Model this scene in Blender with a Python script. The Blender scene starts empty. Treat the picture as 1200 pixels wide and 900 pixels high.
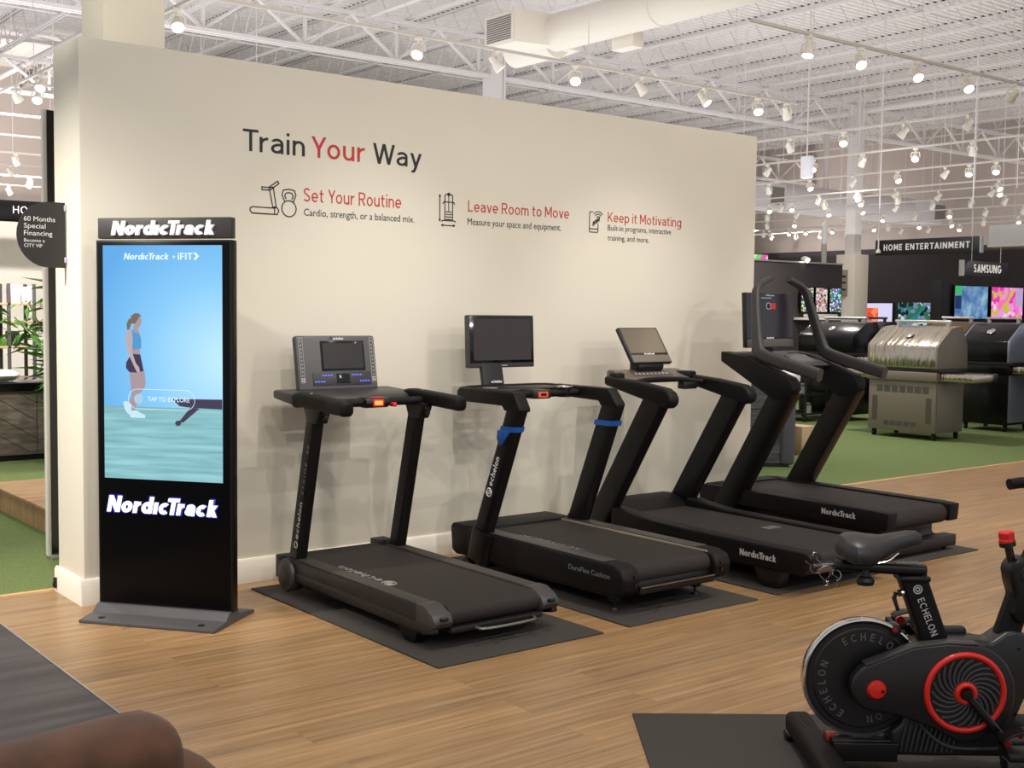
import bpy, bmesh, math, random
from mathutils import Matrix, Vector
PI = math.pi
random.seed(7)
SC = bpy.context.scene
COL = SC.collection

# ---------------------------------------------------------------- camera, world, lights, exposure
YAW, PITCH, ROLL = math.radians(38.159), math.radians(3.534), math.radians(-0.6465)
CAM = Vector((-1.9373, -5.8417, 1.47))
fw = Vector((math.sin(YAW)*math.cos(PITCH), math.cos(YAW)*math.cos(PITCH), -math.sin(PITCH)))
rt = Vector((math.cos(YAW), -math.sin(YAW), 0)); dn = fw.cross(rt)
rt2 = rt*math.cos(ROLL) + dn*math.sin(ROLL); dn2 = -rt*math.sin(ROLL) + dn*math.cos(ROLL)
cd = bpy.data.cameras.new('camera'); cam = bpy.data.objects.new('camera', cd); COL.objects.link(cam)
cd.sensor_width = 36; cd.lens = 1403.15/1200*36; cd.clip_start = .05; cd.clip_end = 200
cam.matrix_world = Matrix(((rt2.x, -dn2.x, -fw.x, CAM.x), (rt2.y, -dn2.y, -fw.y, CAM.y), (rt2.z, -dn2.z, -fw.z, CAM.z), (0, 0, 0, 1)))
SC.camera = cam
SC.view_settings.view_transform = 'Standard'; SC.view_settings.look = 'None'
SC.view_settings.exposure = 0.0; SC.view_settings.gamma = 1.0; SC.view_settings.use_curve_mapping = False
W = bpy.data.worlds.new('world'); SC.world = W; W.use_nodes = True
W.node_tree.nodes['Background'].inputs[0].default_value = (0.93, 0.94, 1.0, 1)
W.node_tree.nodes['Background'].inputs[1].default_value = 0.62

def lamp(name, kind, loc, target, energy, color=(1, .93, .82), size=.1, spot=60, blend=.6, size_y=None):
    d = bpy.data.lights.new(name, kind); d.energy = energy; d.color = color
    if kind == 'SPOT':
        d.spot_size = math.radians(spot); d.spot_blend = blend; d.shadow_soft_size = size
    elif kind == 'AREA':
        d.size = size
        if size_y: d.shape = 'RECTANGLE'; d.size_y = size_y
    else:
        d.shadow_soft_size = size
    o = bpy.data.objects.new(name, d); COL.objects.link(o); o.location = loc
    o.rotation_euler = (Vector(target)-Vector(loc)).to_track_quat('-Z', 'Y').to_euler()
    return o
WARM = (1, .95, .86); NEUT = (1, .95, .90); COOL = (.90, .93, 1)
# track spots on the rail that runs above the aisle in front of the partition
for x, tx, e in ((0.3, 0.9, 80), (2.7, 2.6, 72), (5.2, 4.4, 84)):
    lamp('wall_spot', 'SPOT', (x, -3.4, 3.9), (tx, -0.1, 0.5), e, WARM, .014, 74, .95)
for x in (-.5, 1.5, 3.5, 5.4):
    lamp('graze_spot', 'SPOT', (x, -1.75, 3.9), (x+.15, -0.1, 0.1), 170, (1, .96, .91), .014, 54, .95)
# second and third rails further out, above and behind the camera
for x, tx, e in ((-1.6, 1.0, 170), (3.6, 3.2, 140)):
    lamp('aisle_spot', 'SPOT', (x, -5.9, 3.9), (tx, -0.1, 0.45), e, WARM, .018, 66, .95)
for x, tx, e in ((-0.6, 1.2, 215), (4.6, 3.6, 215)):
    lamp('aisle_spot', 'SPOT', (x, -8.6, 3.9), (tx, -0.2, 0.6), e, WARM, .02, 52, .95)
# spots washing the aisle floor
for (x, y, tx, ty, e) in ((1.0, -3.4, 1.0, -3.1, 230), (4.2, -3.4, 4.4, -2.9, 300), (7.5, -2.5, 7.6, -1.6, 340), (-1.0, -3.0, -.9, -2.8, 150)):
    lamp('floor_spot', 'SPOT', (x, y, 3.9), (tx, ty, 0), e, WARM, .06, 85, 1)
# store lighting over the turf and the departments behind
for (x, y, e) in ((9.5, 3.0, 420), (12.7, 5.7, 420), (12, 7.5, 240), (18, 9.5, 300), (24, 12, 260), (2.2, 5.0, 300), (-0.8, 2.2, 160), (1.6, 9.0, 520), (3.5, 10.8, 420), (20, 4, 240), (7.6, .9, 190), (0.9, 4.2, 260)):
    lamp('store_spot', 'SPOT', (x, y, 3.8), (x+.3, y+.2, 0), e, NEUT, .12, 118, 1)
# added spots brightening back walls, signs, columns, counter and partition end
lamp('fill_spot', 'SPOT', (2.6, 9.0, 3.9), (2.6, 13.5, 1.6), 900, NEUT, .1, 90, 1)
for y in (8.5, 18.0): lamp('fill_spot', 'SPOT', (25.9, y, 3.88), (29.5, y-.5, 4.6), 420, NEUT, .1, 130, 1)
lamp('fill_spot', 'SPOT', (11.5, 4.2, 3.88), (15, 5.1, 2.5), 380, NEUT, .05, 60, 1)
lamp('fill_spot', 'SPOT', (14.6, .4, 3.2), (13.9, 3.4, 2.1), 260, NEUT, .05, 36, 1)
lamp('fill_spot', 'SPOT', (4.5, 17.0, 3.9), (6.5, 23, 4.2), 1500, NEUT, .1, 120, 1)
lamp('fill_spot', 'SPOT', (-3.4, -.25, 3.9), (0, .2, 1.0), 1150, (1, .945, .84), .05, 40, 1)
lamp('fill_spot', 'SPOT', (-1.2, 2.4, 3.85), (1.3, 5.8, .5), 380, NEUT, .06, 60, 1)
lamp('fill_spot', 'SPOT', (17, 8, 3.88), (21.4, 11.2, 2.3), 450, NEUT, .06, 60, 1)
lamp('fill_spot', 'SPOT', (-1.2, -.6, 2.6), (.4, .8, 3.5), 110, (1, .93, .80), .1, 50, 1)
# added area lights without fixtures, standing in for bounce onto the deck
lamp('deck_fill', 'AREA', (1.5, 15, 3.4), (1.5, 15, 9), 420, (.92, .93, 1), 8, size_y=14)
lamp('deck_fill', 'AREA', (9, 8, 3.2), (9, 8, 9), 720, (.95, .94, 1), 16, size_y=12)
lamp('deck_fill', 'AREA', (23, 11, 3.3), (23, 11, 9), 620, (.97, .94, .96), 14, size_y=18)
lamp('deck_fill', 'AREA', (4, -3.5, 4.6), (5, -1, 9), 230, (1, .95, .86), 8, size_y=5)

# ---------------------------------------------------------------- materials
def lin(c):
    return tuple((v/12.92 if v <= .04045 else ((v+.055)/1.055)**2.4) for v in c)
def rgb(r, g, b):
    return lin((r/255, g/255, b/255)) + (1,)
MATS = {}
def mat(name, col, rough=.5, metal=0, spec=.5, emit=None, es=0, noise=0, nscale=40, bump=0, coat=0, alpha=None):
    if name in MATS: return MATS[name]
    m = bpy.data.materials.new(name); m.use_nodes = True; nt = m.node_tree; b = nt.nodes['Principled BSDF']
    b.inputs['Base Color'].default_value = col; b.inputs['Roughness'].default_value = rough
    b.inputs['Metallic'].default_value = metal; b.inputs['Specular IOR Level'].default_value = spec
    if coat: b.inputs['Coat Weight'].default_value = coat; b.inputs['Coat Roughness'].default_value = .1
    if emit: b.inputs['Emission Color'].default_value = emit; b.inputs['Emission Strength'].default_value = es
    if noise or bump:
        tc = nt.nodes.new('ShaderNodeTexCoord'); n = nt.nodes.new('ShaderNodeTexNoise'); n.inputs['Scale'].default_value = nscale; n.inputs['Detail'].default_value = 5
        nt.links.new(tc.outputs['Object'], n.inputs['Vector'])
        if noise:
            r = nt.nodes.new('ShaderNodeValToRGB'); r.color_ramp.elements[0].position = .3; r.color_ramp.elements[1].position = .7
            r.color_ramp.elements[0].color = tuple(c*(1-noise) for c in col[:3])+(1,); r.color_ramp.elements[1].color = tuple(min(1, c*(1+noise)) for c in col[:3])+(1,)
            nt.links.new(n.outputs['Fac'], r.inputs['Fac']); nt.links.new(r.outputs['Color'], b.inputs['Base Color'])
        if bump:
            bp = nt.nodes.new('ShaderNodeBump'); bp.inputs['Strength'].default_value = bump; bp.inputs['Distance'].default_value = .002
            nt.links.new(n.outputs['Fac'], bp.inputs['Height']); nt.links.new(bp.outputs['Normal'], b.inputs['Normal'])
    MATS[name] = m; return m
def nodes(m):
    return m.node_tree, m.node_tree.nodes, m.node_tree.links

M_WALL = mat('cream_wall_paint', rgb(226, 219, 202), .85, noise=.012, nscale=3, bump=.03)
M_TRIMW = mat('white_trim_paint', rgb(235, 228, 214), .45)
M_MAUVE = mat('mauve_wall_paint', rgb(176, 163, 155), .9)
M_DARKW = mat('charcoal_wall_paint', rgb(58, 52, 53), .8)
M_SHOWW = mat('showroom_white_paint', rgb(232, 224, 214), .85)
M_STEEL = mat('white_painted_steel', rgb(214, 208, 206), .55)
M_DECK = mat('ceiling_deck_paint', rgb(224, 217, 213), .6)
M_DUCT = mat('duct_white', rgb(226, 218, 206), .5)
M_DUCTF = mat('duct_pale_mauve', rgb(208, 200, 202), .5)
M_GRILLE = mat('vent_grille_grey', rgb(120, 116, 112), .6)
M_BLK = mat('black_plastic', rgb(16, 14, 14), .45, noise=.08, nscale=300)
M_BLKM = mat('matte_black_plastic', rgb(15, 13, 13), .55, spec=.22, bump=.15, nscale=900)
M_BLKG = mat('gloss_black', rgb(10, 10, 11), .12)
M_SATIN = mat('satin_black_metal', rgb(15, 13, 13), .4, spec=.3)
M_DGREY = mat('dark_grey_plastic', rgb(56, 54, 54), .45)
M_MGREY = mat('mid_grey_plastic', rgb(84, 82, 83), .4)
M_BELT = mat('belt_rubber', rgb(40, 35, 33), .7, spec=.3, bump=.3, nscale=700)
M_RIBS = mat('ribbed_rail', rgb(74, 69, 64), .5)
M_RUB = mat('rubber_mat', rgb(60, 56, 53), .8, spec=.3, noise=.12, nscale=160, bump=.4)
M_SCR = mat('screen_off', rgb(14, 14, 15), .07)
M_SCR2 = mat('screen_glass', rgb(48, 45, 43), .16)
M_WHITE = mat('white_lettering', rgb(235, 233, 230), .5)
M_GLET = mat('grey_lettering', rgb(120, 118, 115), .5)
M_SILV = mat('silver_lettering', rgb(196, 194, 190), .4)
M_RED = mat('red_plastic', rgb(214, 38, 28), .35)
M_REDL = mat('red_vinyl_lettering', rgb(196, 52, 52), .6)
M_INK = mat('dark_vinyl_lettering', rgb(34, 34, 38), .6)
M_BLUE = mat('blue_strap', rgb(22, 88, 170), .5)
M_CHROME = mat('chrome', rgb(215, 212, 208), .14, 1)
M_ALU = mat('brushed_aluminium', rgb(200, 197, 192), .35, .9)
M_STAIN = mat('stainless_steel', rgb(196, 188, 172), .2, 1, noise=.04, nscale=7, bump=1)
M_STAIN.node_tree.nodes['Bump'].inputs['Distance'].default_value = .012
_n = M_STAIN.node_tree.nodes; _mp = _n.new('ShaderNodeMapping'); _mp.inputs['Scale'].default_value = (.25, 2.2, .25)
_tc = [q for q in _n if q.type == 'TEX_COORD'][0]; M_STAIN.node_tree.links.new(_tc.outputs['Object'], _mp.inputs['Vector'])
for _q in [q for q in _n if q.type == 'TEX_NOISE']: M_STAIN.node_tree.links.new(_mp.outputs['Vector'], _q.inputs['Vector']); _q.inputs['Detail'].default_value = 2
_n['Bump'].inputs['Distance'].default_value = .03
M_STAINP = mat('grey_painted_steel', rgb(122, 114, 100), .45, .2)
M_EBLUE = mat('blue_led', rgb(60, 70, 190), .4, emit=rgb(90, 95, 230), es=1.2)
M_EORANGE = mat('orange_led', rgb(240, 140, 60), .4, emit=rgb(255, 150, 60), es=1.2)
M_EGREEN = mat('green_led', rgb(60, 200, 140), .4, emit=rgb(60, 220, 150), es=.7)
M_LAMPON = mat('lamp_lens_lit', (1, 1, 1, 1), .3, emit=(1, .97, .93, 1), es=9)
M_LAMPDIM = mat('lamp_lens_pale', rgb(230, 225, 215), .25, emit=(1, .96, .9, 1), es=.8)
M_FIX = mat('fixture_white', rgb(226, 219, 206), .4)
M_SUEDE = mat('brown_suede', rgb(84, 54, 36), .9, noise=.25, nscale=14, bump=.4)
M_SUEDE.node_tree.nodes['Principled BSDF'].inputs['Sheen Weight'].default_value = .12
M_WHITEG = mat('white_shell', rgb(232, 232, 236), .3)
M_LEAF = mat('bamboo_leaf', rgb(78, 128, 44), .5, noise=.35, nscale=9)
M_STEM = mat('bamboo_stem', rgb(120, 120, 60), .5)

def glow(name, col, s):
    return mat(name, (.012, .012, .014, 1), .4, emit=col, es=s, spec=.2)

def wood_floor():
    m = bpy.data.materials.new('oak_plank_floor'); m.use_nodes = True; nt, N, L = nodes(m); b = N['Principled BSDF']
    tc = N.new('ShaderNodeTexCoord')
    br = N.new('ShaderNodeTexBrick'); br.offset = .37; br.inputs['Scale'].default_value = 1
    br.inputs['Brick Width'].default_value = 1.25; br.inputs['Row Height'].default_value = .18; br.inputs['Mortar Size'].default_value = .0012
    br.inputs['Color1'].default_value = (0, 0, 0, 1); br.inputs['Color2'].default_value = (1, 1, 1, 1); br.inputs['Mortar'].default_value = (.5, .5, .5, 1)
    L.new(tc.outputs['Object'], br.inputs['Vector'])
    mp = N.new('ShaderNodeMapping'); mp.inputs['Scale'].default_value = (.9, 24, 1); L.new(tc.outputs['Object'], mp.inputs['Vector'])
    # shift the grain per plank
    add = N.new('ShaderNodeVectorMath'); add.operation = 'MULTIPLY_ADD'; add.inputs[1].default_value = (7, 3, 0)
    L.new(br.outputs['Color'], add.inputs[0]); L.new(mp.outputs['Vector'], add.inputs[2])
    n1 = N.new('ShaderNodeTexNoise'); n1.inputs['Scale'].default_value = 1.4; n1.inputs['Detail'].default_value = 7; n1.inputs['Roughness'].default_value = .62
    L.new(add.outputs[0], n1.inputs['Vector'])
    r = N.new('ShaderNodeValToRGB'); e = r.color_ramp.elements
    e[0].position = .28; e[0].color = rgb(116, 90, 63); e[1].position = .75; e[1].color = rgb(184, 151, 110)
    x = e.new(.5); x.color = rgb(154, 122, 85)
    L.new(n1.outputs['Fac'], r.inputs['Fac'])
    mx = N.new('ShaderNodeMix'); mx.data_type = 'RGBA'; mx.blend_type = 'MULTIPLY'; mx.inputs['Factor'].default_value = 1
    r2 = N.new('ShaderNodeValToRGB'); r2.color_ramp.elements[0].color = (.88, .88, .88, 1); r2.color_ramp.elements[1].color = (1.06, 1.03, 1, 1)
    L.new(br.outputs['Color'], r2.inputs['Fac']); L.new(r.outputs['Color'], mx.inputs['A']); L.new(r2.outputs['Color'], mx.inputs['B'])
    mx2 = N.new('ShaderNodeMix'); mx2.data_type = 'RGBA'; mx2.inputs['B'].default_value = rgb(84, 60, 40)
    fm = N.new('ShaderNodeMath'); fm.operation = 'MULTIPLY'; fm.inputs[1].default_value = .3; L.new(br.outputs['Fac'], fm.inputs[0])
    L.new(fm.outputs[0], mx2.inputs['Factor']); L.new(mx.outputs['Result'], mx2.inputs['A']); L.new(mx2.outputs['Result'], b.inputs['Base Color'])
    b.inputs['Roughness'].default_value = .34; b.inputs['Specular IOR Level'].default_value = .42
    return m
def stripe_wood(name, c1, c2, sc, rough=.6):
    m = bpy.data.materials.new(name); m.use_nodes = True; nt, N, L = nodes(m); b = N['Principled BSDF']
    tc = N.new('ShaderNodeTexCoord'); mp = N.new('ShaderNodeMapping'); mp.inputs['Scale'].default_value = sc
    L.new(tc.outputs['Object'], mp.inputs['Vector']); n = N.new('ShaderNodeTexNoise'); n.inputs['Scale'].default_value = 1; n.inputs['Detail'].default_value = 6
    L.new(mp.outputs['Vector'], n.inputs['Vector']); r = N.new('ShaderNodeValToRGB'); r.color_ramp.elements[0].position = .35; r.color_ramp.elements[1].position = .65
    r.color_ramp.elements[0].color = c1; r.color_ramp.elements[1].color = c2; L.new(n.outputs['Fac'], r.inputs['Fac']); L.new(r.outputs['Color'], b.inputs['Base Color'])
    b.inputs['Roughness'].default_value = rough
    return m
def turf_mat():
    m = mat('artificial_turf', rgb(104, 120, 74), .95, noise=.28, nscale=140, bump=.9, spec=.15); return m
M_FLOOR = wood_floor()
M_TILE = stripe_wood('slate_vinyl_tile', rgb(50, 45, 45), rgb(82, 76, 75), (1.2, 9, 1), .5)
M_TURF = turf_mat()
M_TUBP = stripe_wood('grey_woodgrain_panel', rgb(62, 62, 68), rgb(112, 110, 114), (3, 3, 60), .6)
M_PLY = stripe_wood('birch_ply', rgb(160, 124, 84), rgb(192, 154, 108), (3, 14, 3), .6)
M_CHEV = stripe_wood('grey_brown_woodgrain', rgb(98, 88, 78), rgb(134, 122, 110), (6, 6, 30), .6)
M_SHELFW = stripe_wood('pale_oak_shelf', rgb(176, 146, 110), rgb(206, 178, 142), (2, 20, 2), .6)
M_OAK = mat('tan_trim_strip', rgb(196, 160, 112), .5)

def picture(name, cols, scale, s=1.0, kind='VORONOI'):
    m = bpy.data.materials.new(name); m.use_nodes = True; nt, N, L = nodes(m); b = N['Principled BSDF']
    b.inputs['Base Color'].default_value = (.01, .01, .01, 1); b.inputs['Roughness'].default_value = .2
    tc = N.new('ShaderNodeTexCoord'); v = N.new('ShaderNodeTexVoronoi' if kind == 'VORONOI' else 'ShaderNodeTexNoise'); v.inputs['Scale'].default_value = scale
    L.new(tc.outputs['Object'], v.inputs['Vector']); r = N.new('ShaderNodeValToRGB')
    if kind == 'VORONOI':
        sp = N.new('ShaderNodeSeparateColor'); L.new(v.outputs['Color'], sp.inputs[0]); L.new(sp.outputs[0], r.inputs['Fac']); r.color_ramp.interpolation = 'CONSTANT'
    else:
        v.inputs['Detail'].default_value = 6; L.new(v.outputs['Fac'], r.inputs['Fac'])
    el = r.color_ramp.elements; n = len(cols); lo, hi = (0, 1) if kind == 'VORONOI' else (.32, .68)
    for i, c in enumerate(cols):
        p = lo+(hi-lo)*i/(n if kind == 'VORONOI' else n-1)
        e = el[i] if i < 2 else el.new(p)
        e.position = p; e.color = c
    L.new(r.outputs['Color'], b.inputs['Emission Color']); b.inputs['Emission Strength'].default_value = s
    return m

# ---------------------------------------------------------------- mesh builder
class MB:
    def __init__(s): s.bm = bmesh.new(); s.X = Matrix.Identity(4); s.mi = 0
    def add(s, t, bev=0, seg=2):
        if bev > 0:
            bmesh.ops.recalc_face_normals(t, faces=t.faces)
            es = [e for e in t.edges if len(e.link_faces) == 2 and e.calc_face_angle(0) > .5]
            bmesh.ops.bevel(t, geom=es, offset=bev, segments=seg, profile=.5, affect='EDGES', clamp_overlap=True)
        bmesh.ops.recalc_face_normals(t, faces=t.faces)
        t.transform(s.X)
        for f in t.faces: f.material_index = s.mi
        me = bpy.data.meshes.new('tmp'); t.to_mesh(me); t.free(); s.bm.from_mesh(me); bpy.data.meshes.remove(me)
        return s
    def box(s, x0, x1, y0, y1, z0, z1, bev=0, seg=2):
        t = bmesh.new(); bmesh.ops.create_cube(t, size=1)
        for v in t.verts: v.co = Vector(((x0+x1)/2+v.co.x*(x1-x0), (y0+y1)/2+v.co.y*(y1-y0), (z0+z1)/2+v.co.z*(z1-z0)))
        return s.add(t, bev, seg)
    def prism(s, poly, axis, a0, a1, bev=0, seg=2):
        t = bmesh.new()
        def P(p, a): return {'x': (a, p[0], p[1]), 'y': (p[0], a, p[1]), 'z': (p[0], p[1], a)}[axis]
        A = [t.verts.new(P(p, a0)) for p in poly]; B = [t.verts.new(P(p, a1)) for p in poly]; n = len(poly)
        t.faces.new(A); t.faces.new(B)
        for i in range(n): t.faces.new((A[i], A[(i+1) % n], B[(i+1) % n], B[i]))
        return s.add(t, bev, seg)
    def rings(s, rings, cap=True, closed=False):
        t = bmesh.new(); V = [[t.verts.new(p) for p in r] for r in rings]; n = len(V[0])
        m = len(V)
        for j in range(m if closed else m-1):
            a, b = V[j], V[(j+1) % m]
            for i in range(n): t.faces.new((a[i], a[(i+1) % n], b[(i+1) % n], b[i]))
        if cap and not closed: t.faces.new(V[0]); t.faces.new(V[-1])
        return s.add(t)
    def sweep(s, path, sec, up=(0, 0, 1), closed=False, cap=True, scale=None):
        P = [Vector(p) for p in path]; U = Vector(up); R = []; n = len(P)
        for i, p in enumerate(P):
            if closed: a, b = P[i]-P[i-1], P[(i+1) % n]-P[i]
            else: a = P[i]-P[i-1] if i else P[1]-P[0]; b = P[i+1]-P[i] if i < n-1 else P[-1]-P[-2]
            a = a.normalized(); b = b.normalized(); t = (a+b).normalized(); k = 1/max(.4, t.dot(a))
            side = t.cross(U)
            if side.length < 1e-4: side = t.cross(Vector((1, 0, 0)))
            side.normalize(); u = side.cross(t).normalized()
            # widen mitre in the bend direction
            bd = (b-a); bd = bd.normalized() if bd.length > 1e-4 else None
            sc = scale[i] if scale else 1
            ring = []
            for (x, y) in sec:
                o = side*x*sc+u*y*sc
                if bd: o = o+bd*(o.dot(bd))*(k-1)
                ring.append(p+o)
            R.append(ring)
        return s.rings(R, cap, closed)
    def tube(s, path, r, n=8, **k): return s.sweep(path, [(r*math.cos(2*PI*i/n), r*math.sin(2*PI*i/n)) for i in range(n)], **k)
    def cyl(s, p0, p1, r0, r1=None, n=20, cap=True):
        p0, p1 = Vector(p0), Vector(p1); r1 = r0 if r1 is None else r1; d = (p1-p0).normalized()
        a = d.orthogonal().normalized(); b = d.cross(a)
        return s.rings([[p+(a*math.cos(2*PI*i/n)+b*math.sin(2*PI*i/n))*r for i in range(n)] for p, r in ((p0, r0), (p1, r1))], cap)
    def lathe(s, prof, c=(0, 0, 0), axis=(0, 0, 1), n=24, cap=True):
        d = Vector(axis).normalized(); a = d.orthogonal().normalized(); b = d.cross(a); c = Vector(c)
        return s.rings([[c+d*z+(a*math.cos(2*PI*i/n)+b*math.sin(2*PI*i/n))*max(r, 1e-4) for i in range(n)] for r, z in prof], cap)
    def ring(s, c, axis, R, r, n=40, m=8):
        d = Vector(axis).normalized(); a = d.orthogonal().normalized(); b = d.cross(a); c = Vector(c)
        return s.rings([[c+(a*math.cos(2*PI*i/n)+b*math.sin(2*PI*i/n))*(R+r*math.cos(2*PI*j/m))+d*r*math.sin(2*PI*j/m) for j in range(m)] for i in range(n)], closed=True)
    def poly(s, pts):
        t = bmesh.new(); t.faces.new([t.verts.new(p) for p in pts]); return s.add(t)
    def text(s, body, o, xd, yd, w=None, cap=.1, depth=.0012, bold=0, shear=0, align='L', space=1, lsp=1):
        c = bpy.data.curves.new('t', 'FONT'); c.body = body; c.size = 1; c.offset = bold; c.shear = shear; c.space_character = space; c.resolution_u = 3; c.space_line = lsp
        ob = bpy.data.objects.new('t', c); COL.objects.link(ob); dg = bpy.context.evaluated_depsgraph_get(); dg.update()
        me = bpy.data.meshes.new_from_object(ob.evaluated_get(dg)); bpy.data.objects.remove(ob); bpy.data.curves.remove(c)
        xs = [v.co.x for v in me.vertices]; x0, x1 = min(xs), max(xs)
        sy = cap/.72; sx = (w/(x1-x0)) if w else sy
        xd, yd = Vector(xd).normalized(), Vector(yd).normalized(); nd = xd.cross(yd); o = Vector(o)
        ox = {'L': x0, 'C': (x0+x1)/2, 'R': x1}[align]
        t = bmesh.new(); t.from_mesh(me); bpy.data.meshes.remove(me)
        if depth:
            g = bmesh.ops.extrude_face_region(t, geom=t.faces[:]); vs = [e for e in g['geom'] if isinstance(e, bmesh.types.BMVert)]
            for v in vs: v.co.z += 1
        for v in t.verts: v.co = o+xd*((v.co.x-ox)*sx)+yd*(v.co.y*sy)+nd*(v.co.z*depth+.0006)
        bmesh.ops.recalc_face_normals(t, faces=t.faces); t.transform(s.X)
        for f in t.faces: f.material_index = s.mi
        m2 = bpy.data.meshes.new('tmp'); t.to_mesh(m2); t.free(); s.bm.from_mesh(m2); bpy.data.meshes.remove(m2)
        return s

# ---------------------------------------------------------------- sans-serif lettering drawn as strokes (cap height 1)
XH = .70
def glyph(c, t):
    h = t/2; X = XH; bw = .53+.35*t; cx = bw/2; rx = (bw-t)/2; ry = (X-t)/2; cy = X/2; E = []
    def el(x, y, a, b, a0, a1, n=18): return [(x+a*math.cos(math.radians(a0+(a1-a0)*i/n)), y+b*math.sin(math.radians(a0+(a1-a0)*i/n))) for i in range(n+1)]
    def P(p): E.append(('p', p, False))
    def D(x0, y0, x1, y1): E.append(('d', x0, y0, x1, y1))
    def B(x0, x1, y): E.append(('p', [(x0, y), (x1, y)], False))
    def O(x, y, a, b): E.append(('p', el(x, y, a, b, 0, 360, 28)[:-1], True))
    def arch(x0, x1): P([(x0, .36)]+el((x0+x1)/2, X-h-.22, (x1-x0)/2, .22, 180, 0, 12)+[(x1, 0)])
    if c == 'o': O(cx, cy, rx, ry); w = bw
    elif c == 'c': P(el(cx, cy, rx, ry, 48, 312, 22)); w = bw*.90
    elif c == 'e': P(el(cx, cy, rx, ry, 0, 318, 24)); B(cx-rx, cx+rx+h*.9, cy-.01); w = bw
    elif c in 'dpg':
        O(cx, cy, rx, ry); w = bw
        if c == 'd': D(bw-h, 0, bw-h, 1.02)
        if c == 'p': D(h, -.28, h, X)
        if c == 'g': P([(bw-h, X), (bw-h, -.06)]+el(cx, -.06, rx, .22-h, -12, -150, 12)); 
    elif c == 'a':
        w = .47+.35*t; r = w-h
        P([(.07+h*.3, .56-h*.3)]+el(w/2, X-h-.17, w/2-h, .17, 150, 0, 12)+[(r, 0)])
        P([(r, .415), (w*.48, .41)]+el(w*.44, .21+h*.25, w*.44-h, .20-h*.75, 95, 270, 12)+[(w*.60, h+.01), (r, .19)])
    elif c == 'r': w = .34+.2*t; D(h, 0, h, X); P([(h, .34)]+el(w, X-h-.27, w-h, .27, 180, 92, 10))
    elif c == 'i': w = t; D(h, 0, h, X); E.append(('p', el(h, .93, .001, .001, 0, 1, 1), False)); E[-1] = ('d', h, .93-h*1.15, h, .93+h*1.15)
    elif c == '\u0131': w = t; D(h, 0, h, X)
    elif c == 'l': w = t; D(h, 0, h, 1.02)
    elif c == 'n': w = .47+.35*t; D(h, 0, h, X); arch(h, w-h)
    elif c == 'h': w = .47+.35*t; D(h, 0, h, 1.02); arch(h, w-h)
    elif c == 'm': w = .78+.35*t; D(h, 0, h, X); arch(h, w/2); arch(w/2, w-h)
    elif c == 'u': w = .47+.35*t; D(w-h, 0, w-h, X); P([(h, X)]+el(w/2, h+.22, w/2-h, .22, 180, 360, 12)+[(w-h, .36)])
    elif c == 't': w = .34+.2*t; P([(.11+h*.6, .92), (.11+h*.6, .22)]+el(.11+h*.6+.15, .16+h*.3, .15, .16-h*.7, 180, 285, 8)); B(0, w-.02, X-h)
    elif c == 'k': w = .46+.4*t; D(h, 0, h, 1.02); D(h+.02, .20, w-h-.06, X); D(w*.40, .40, w-h*1.1, 0)
    elif c == 'v': w = .50+.3*t; D(h*1.05, X, w/2, 0); D(w-h*1.05, X, w/2, 0)
    elif c == 'y': w = .50+.3*t; D(h*1.05, X, w/2, 0); D(w-h*1.05, X, w/2-.06, -.13); P([(w/2-.045, -.10), (w/2-.10, -.22+h*.2), (.06, -.28+h)])
    elif c == 'T': w = .60+.2*t; B(0, w, 1-h); D(w/2, 0, w/2, 1)
    elif c == 'Y': w = .62+.3*t; D(h*1.1, 1, w/2, .42); D(w-h*1.1, 1, w/2, .42); D(w/2, 0, w/2, .46)
    elif c == 'W':
        w = .94+.4*t; q = (w-2*h)/4
        for i in range(4): D(h+q*i, 1 if i % 2 == 0 else 0, h+q*(i+1), 0 if i % 2 == 0 else 1)
    elif c == 'M': w = .74+.3*t; D(h, 0, h, 1); D(w-h, 0, w-h, 1); D(h*1.1, 1, w/2, .22); D(w-h*1.1, 1, w/2, .22)
    elif c == 'N': w = .66+.3*t; D(h, 0, h, 1); D(w-h, 0, w-h, 1); D(h, 1, w-h, 0)
    elif c == 'K': w = .60+.3*t; D(h, 0, h, 1); D(h+.02, .34, w-h*1.3, 1); D(w*.36, .56, w-h*1.2, 0)
    elif c == 'A': w = .68+.3*t; D(h*1.1, 0, w/2, 1); D(w-h*1.1, 0, w/2, 1); B(w*.24, w*.76, .30)
    elif c == 'H': w = .64+.3*t; D(h, 0, h, 1); D(w-h, 0, w-h, 1); B(h, w-h, .51)
    elif c == 'I': w = t; D(h, 0, h, 1)
    elif c == 'L': w = .50; D(h, 0, h, 1); B(0, w, h)
    elif c == 'E': w = .54; D(h, 0, h, 1); B(0, w, h); B(0, w-.04, .51); B(0, w, 1-h)
    elif c == 'F': w = .52; D(h, 0, h, 1); B(0, w-.04, .48); B(0, w, 1-h)
    elif c == 'U': w = .62+.3*t; P([(h, 1), (h, .34)]+el(w/2, .30, w/2-h, .30-h, 185, 355, 14)+[(w-h, .34), (w-h, 1)])
    elif c == 'O': w = .76+.3*t; O(w/2, .5, w/2-h, .5-h)
    elif c == 'C': w = .70+.3*t; P(el(w*.54, .5, w*.54-h, .5-h, 48, 312, 24))
    elif c == 'G': w = .74+.3*t; P(el(w*.52, .5, w*.52-h, .5-h, 48, 330, 24)+[(w-h, .46)]); B(w*.56, w, .46)
    elif c == 'R': w = .58+.3*t; D(h, 0, h, 1); P([(h, 1-h), (w*.52, 1-h)]+el(w*.52, .735-h*.5, w*.48-h, .265-h*.5, 90, -90, 12)+[(h, .47)]); D(w*.50, .47, w-h*1.1, 0)
    elif c == 'S':
        w = .54+.2*t; k = w-2*h
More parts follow.
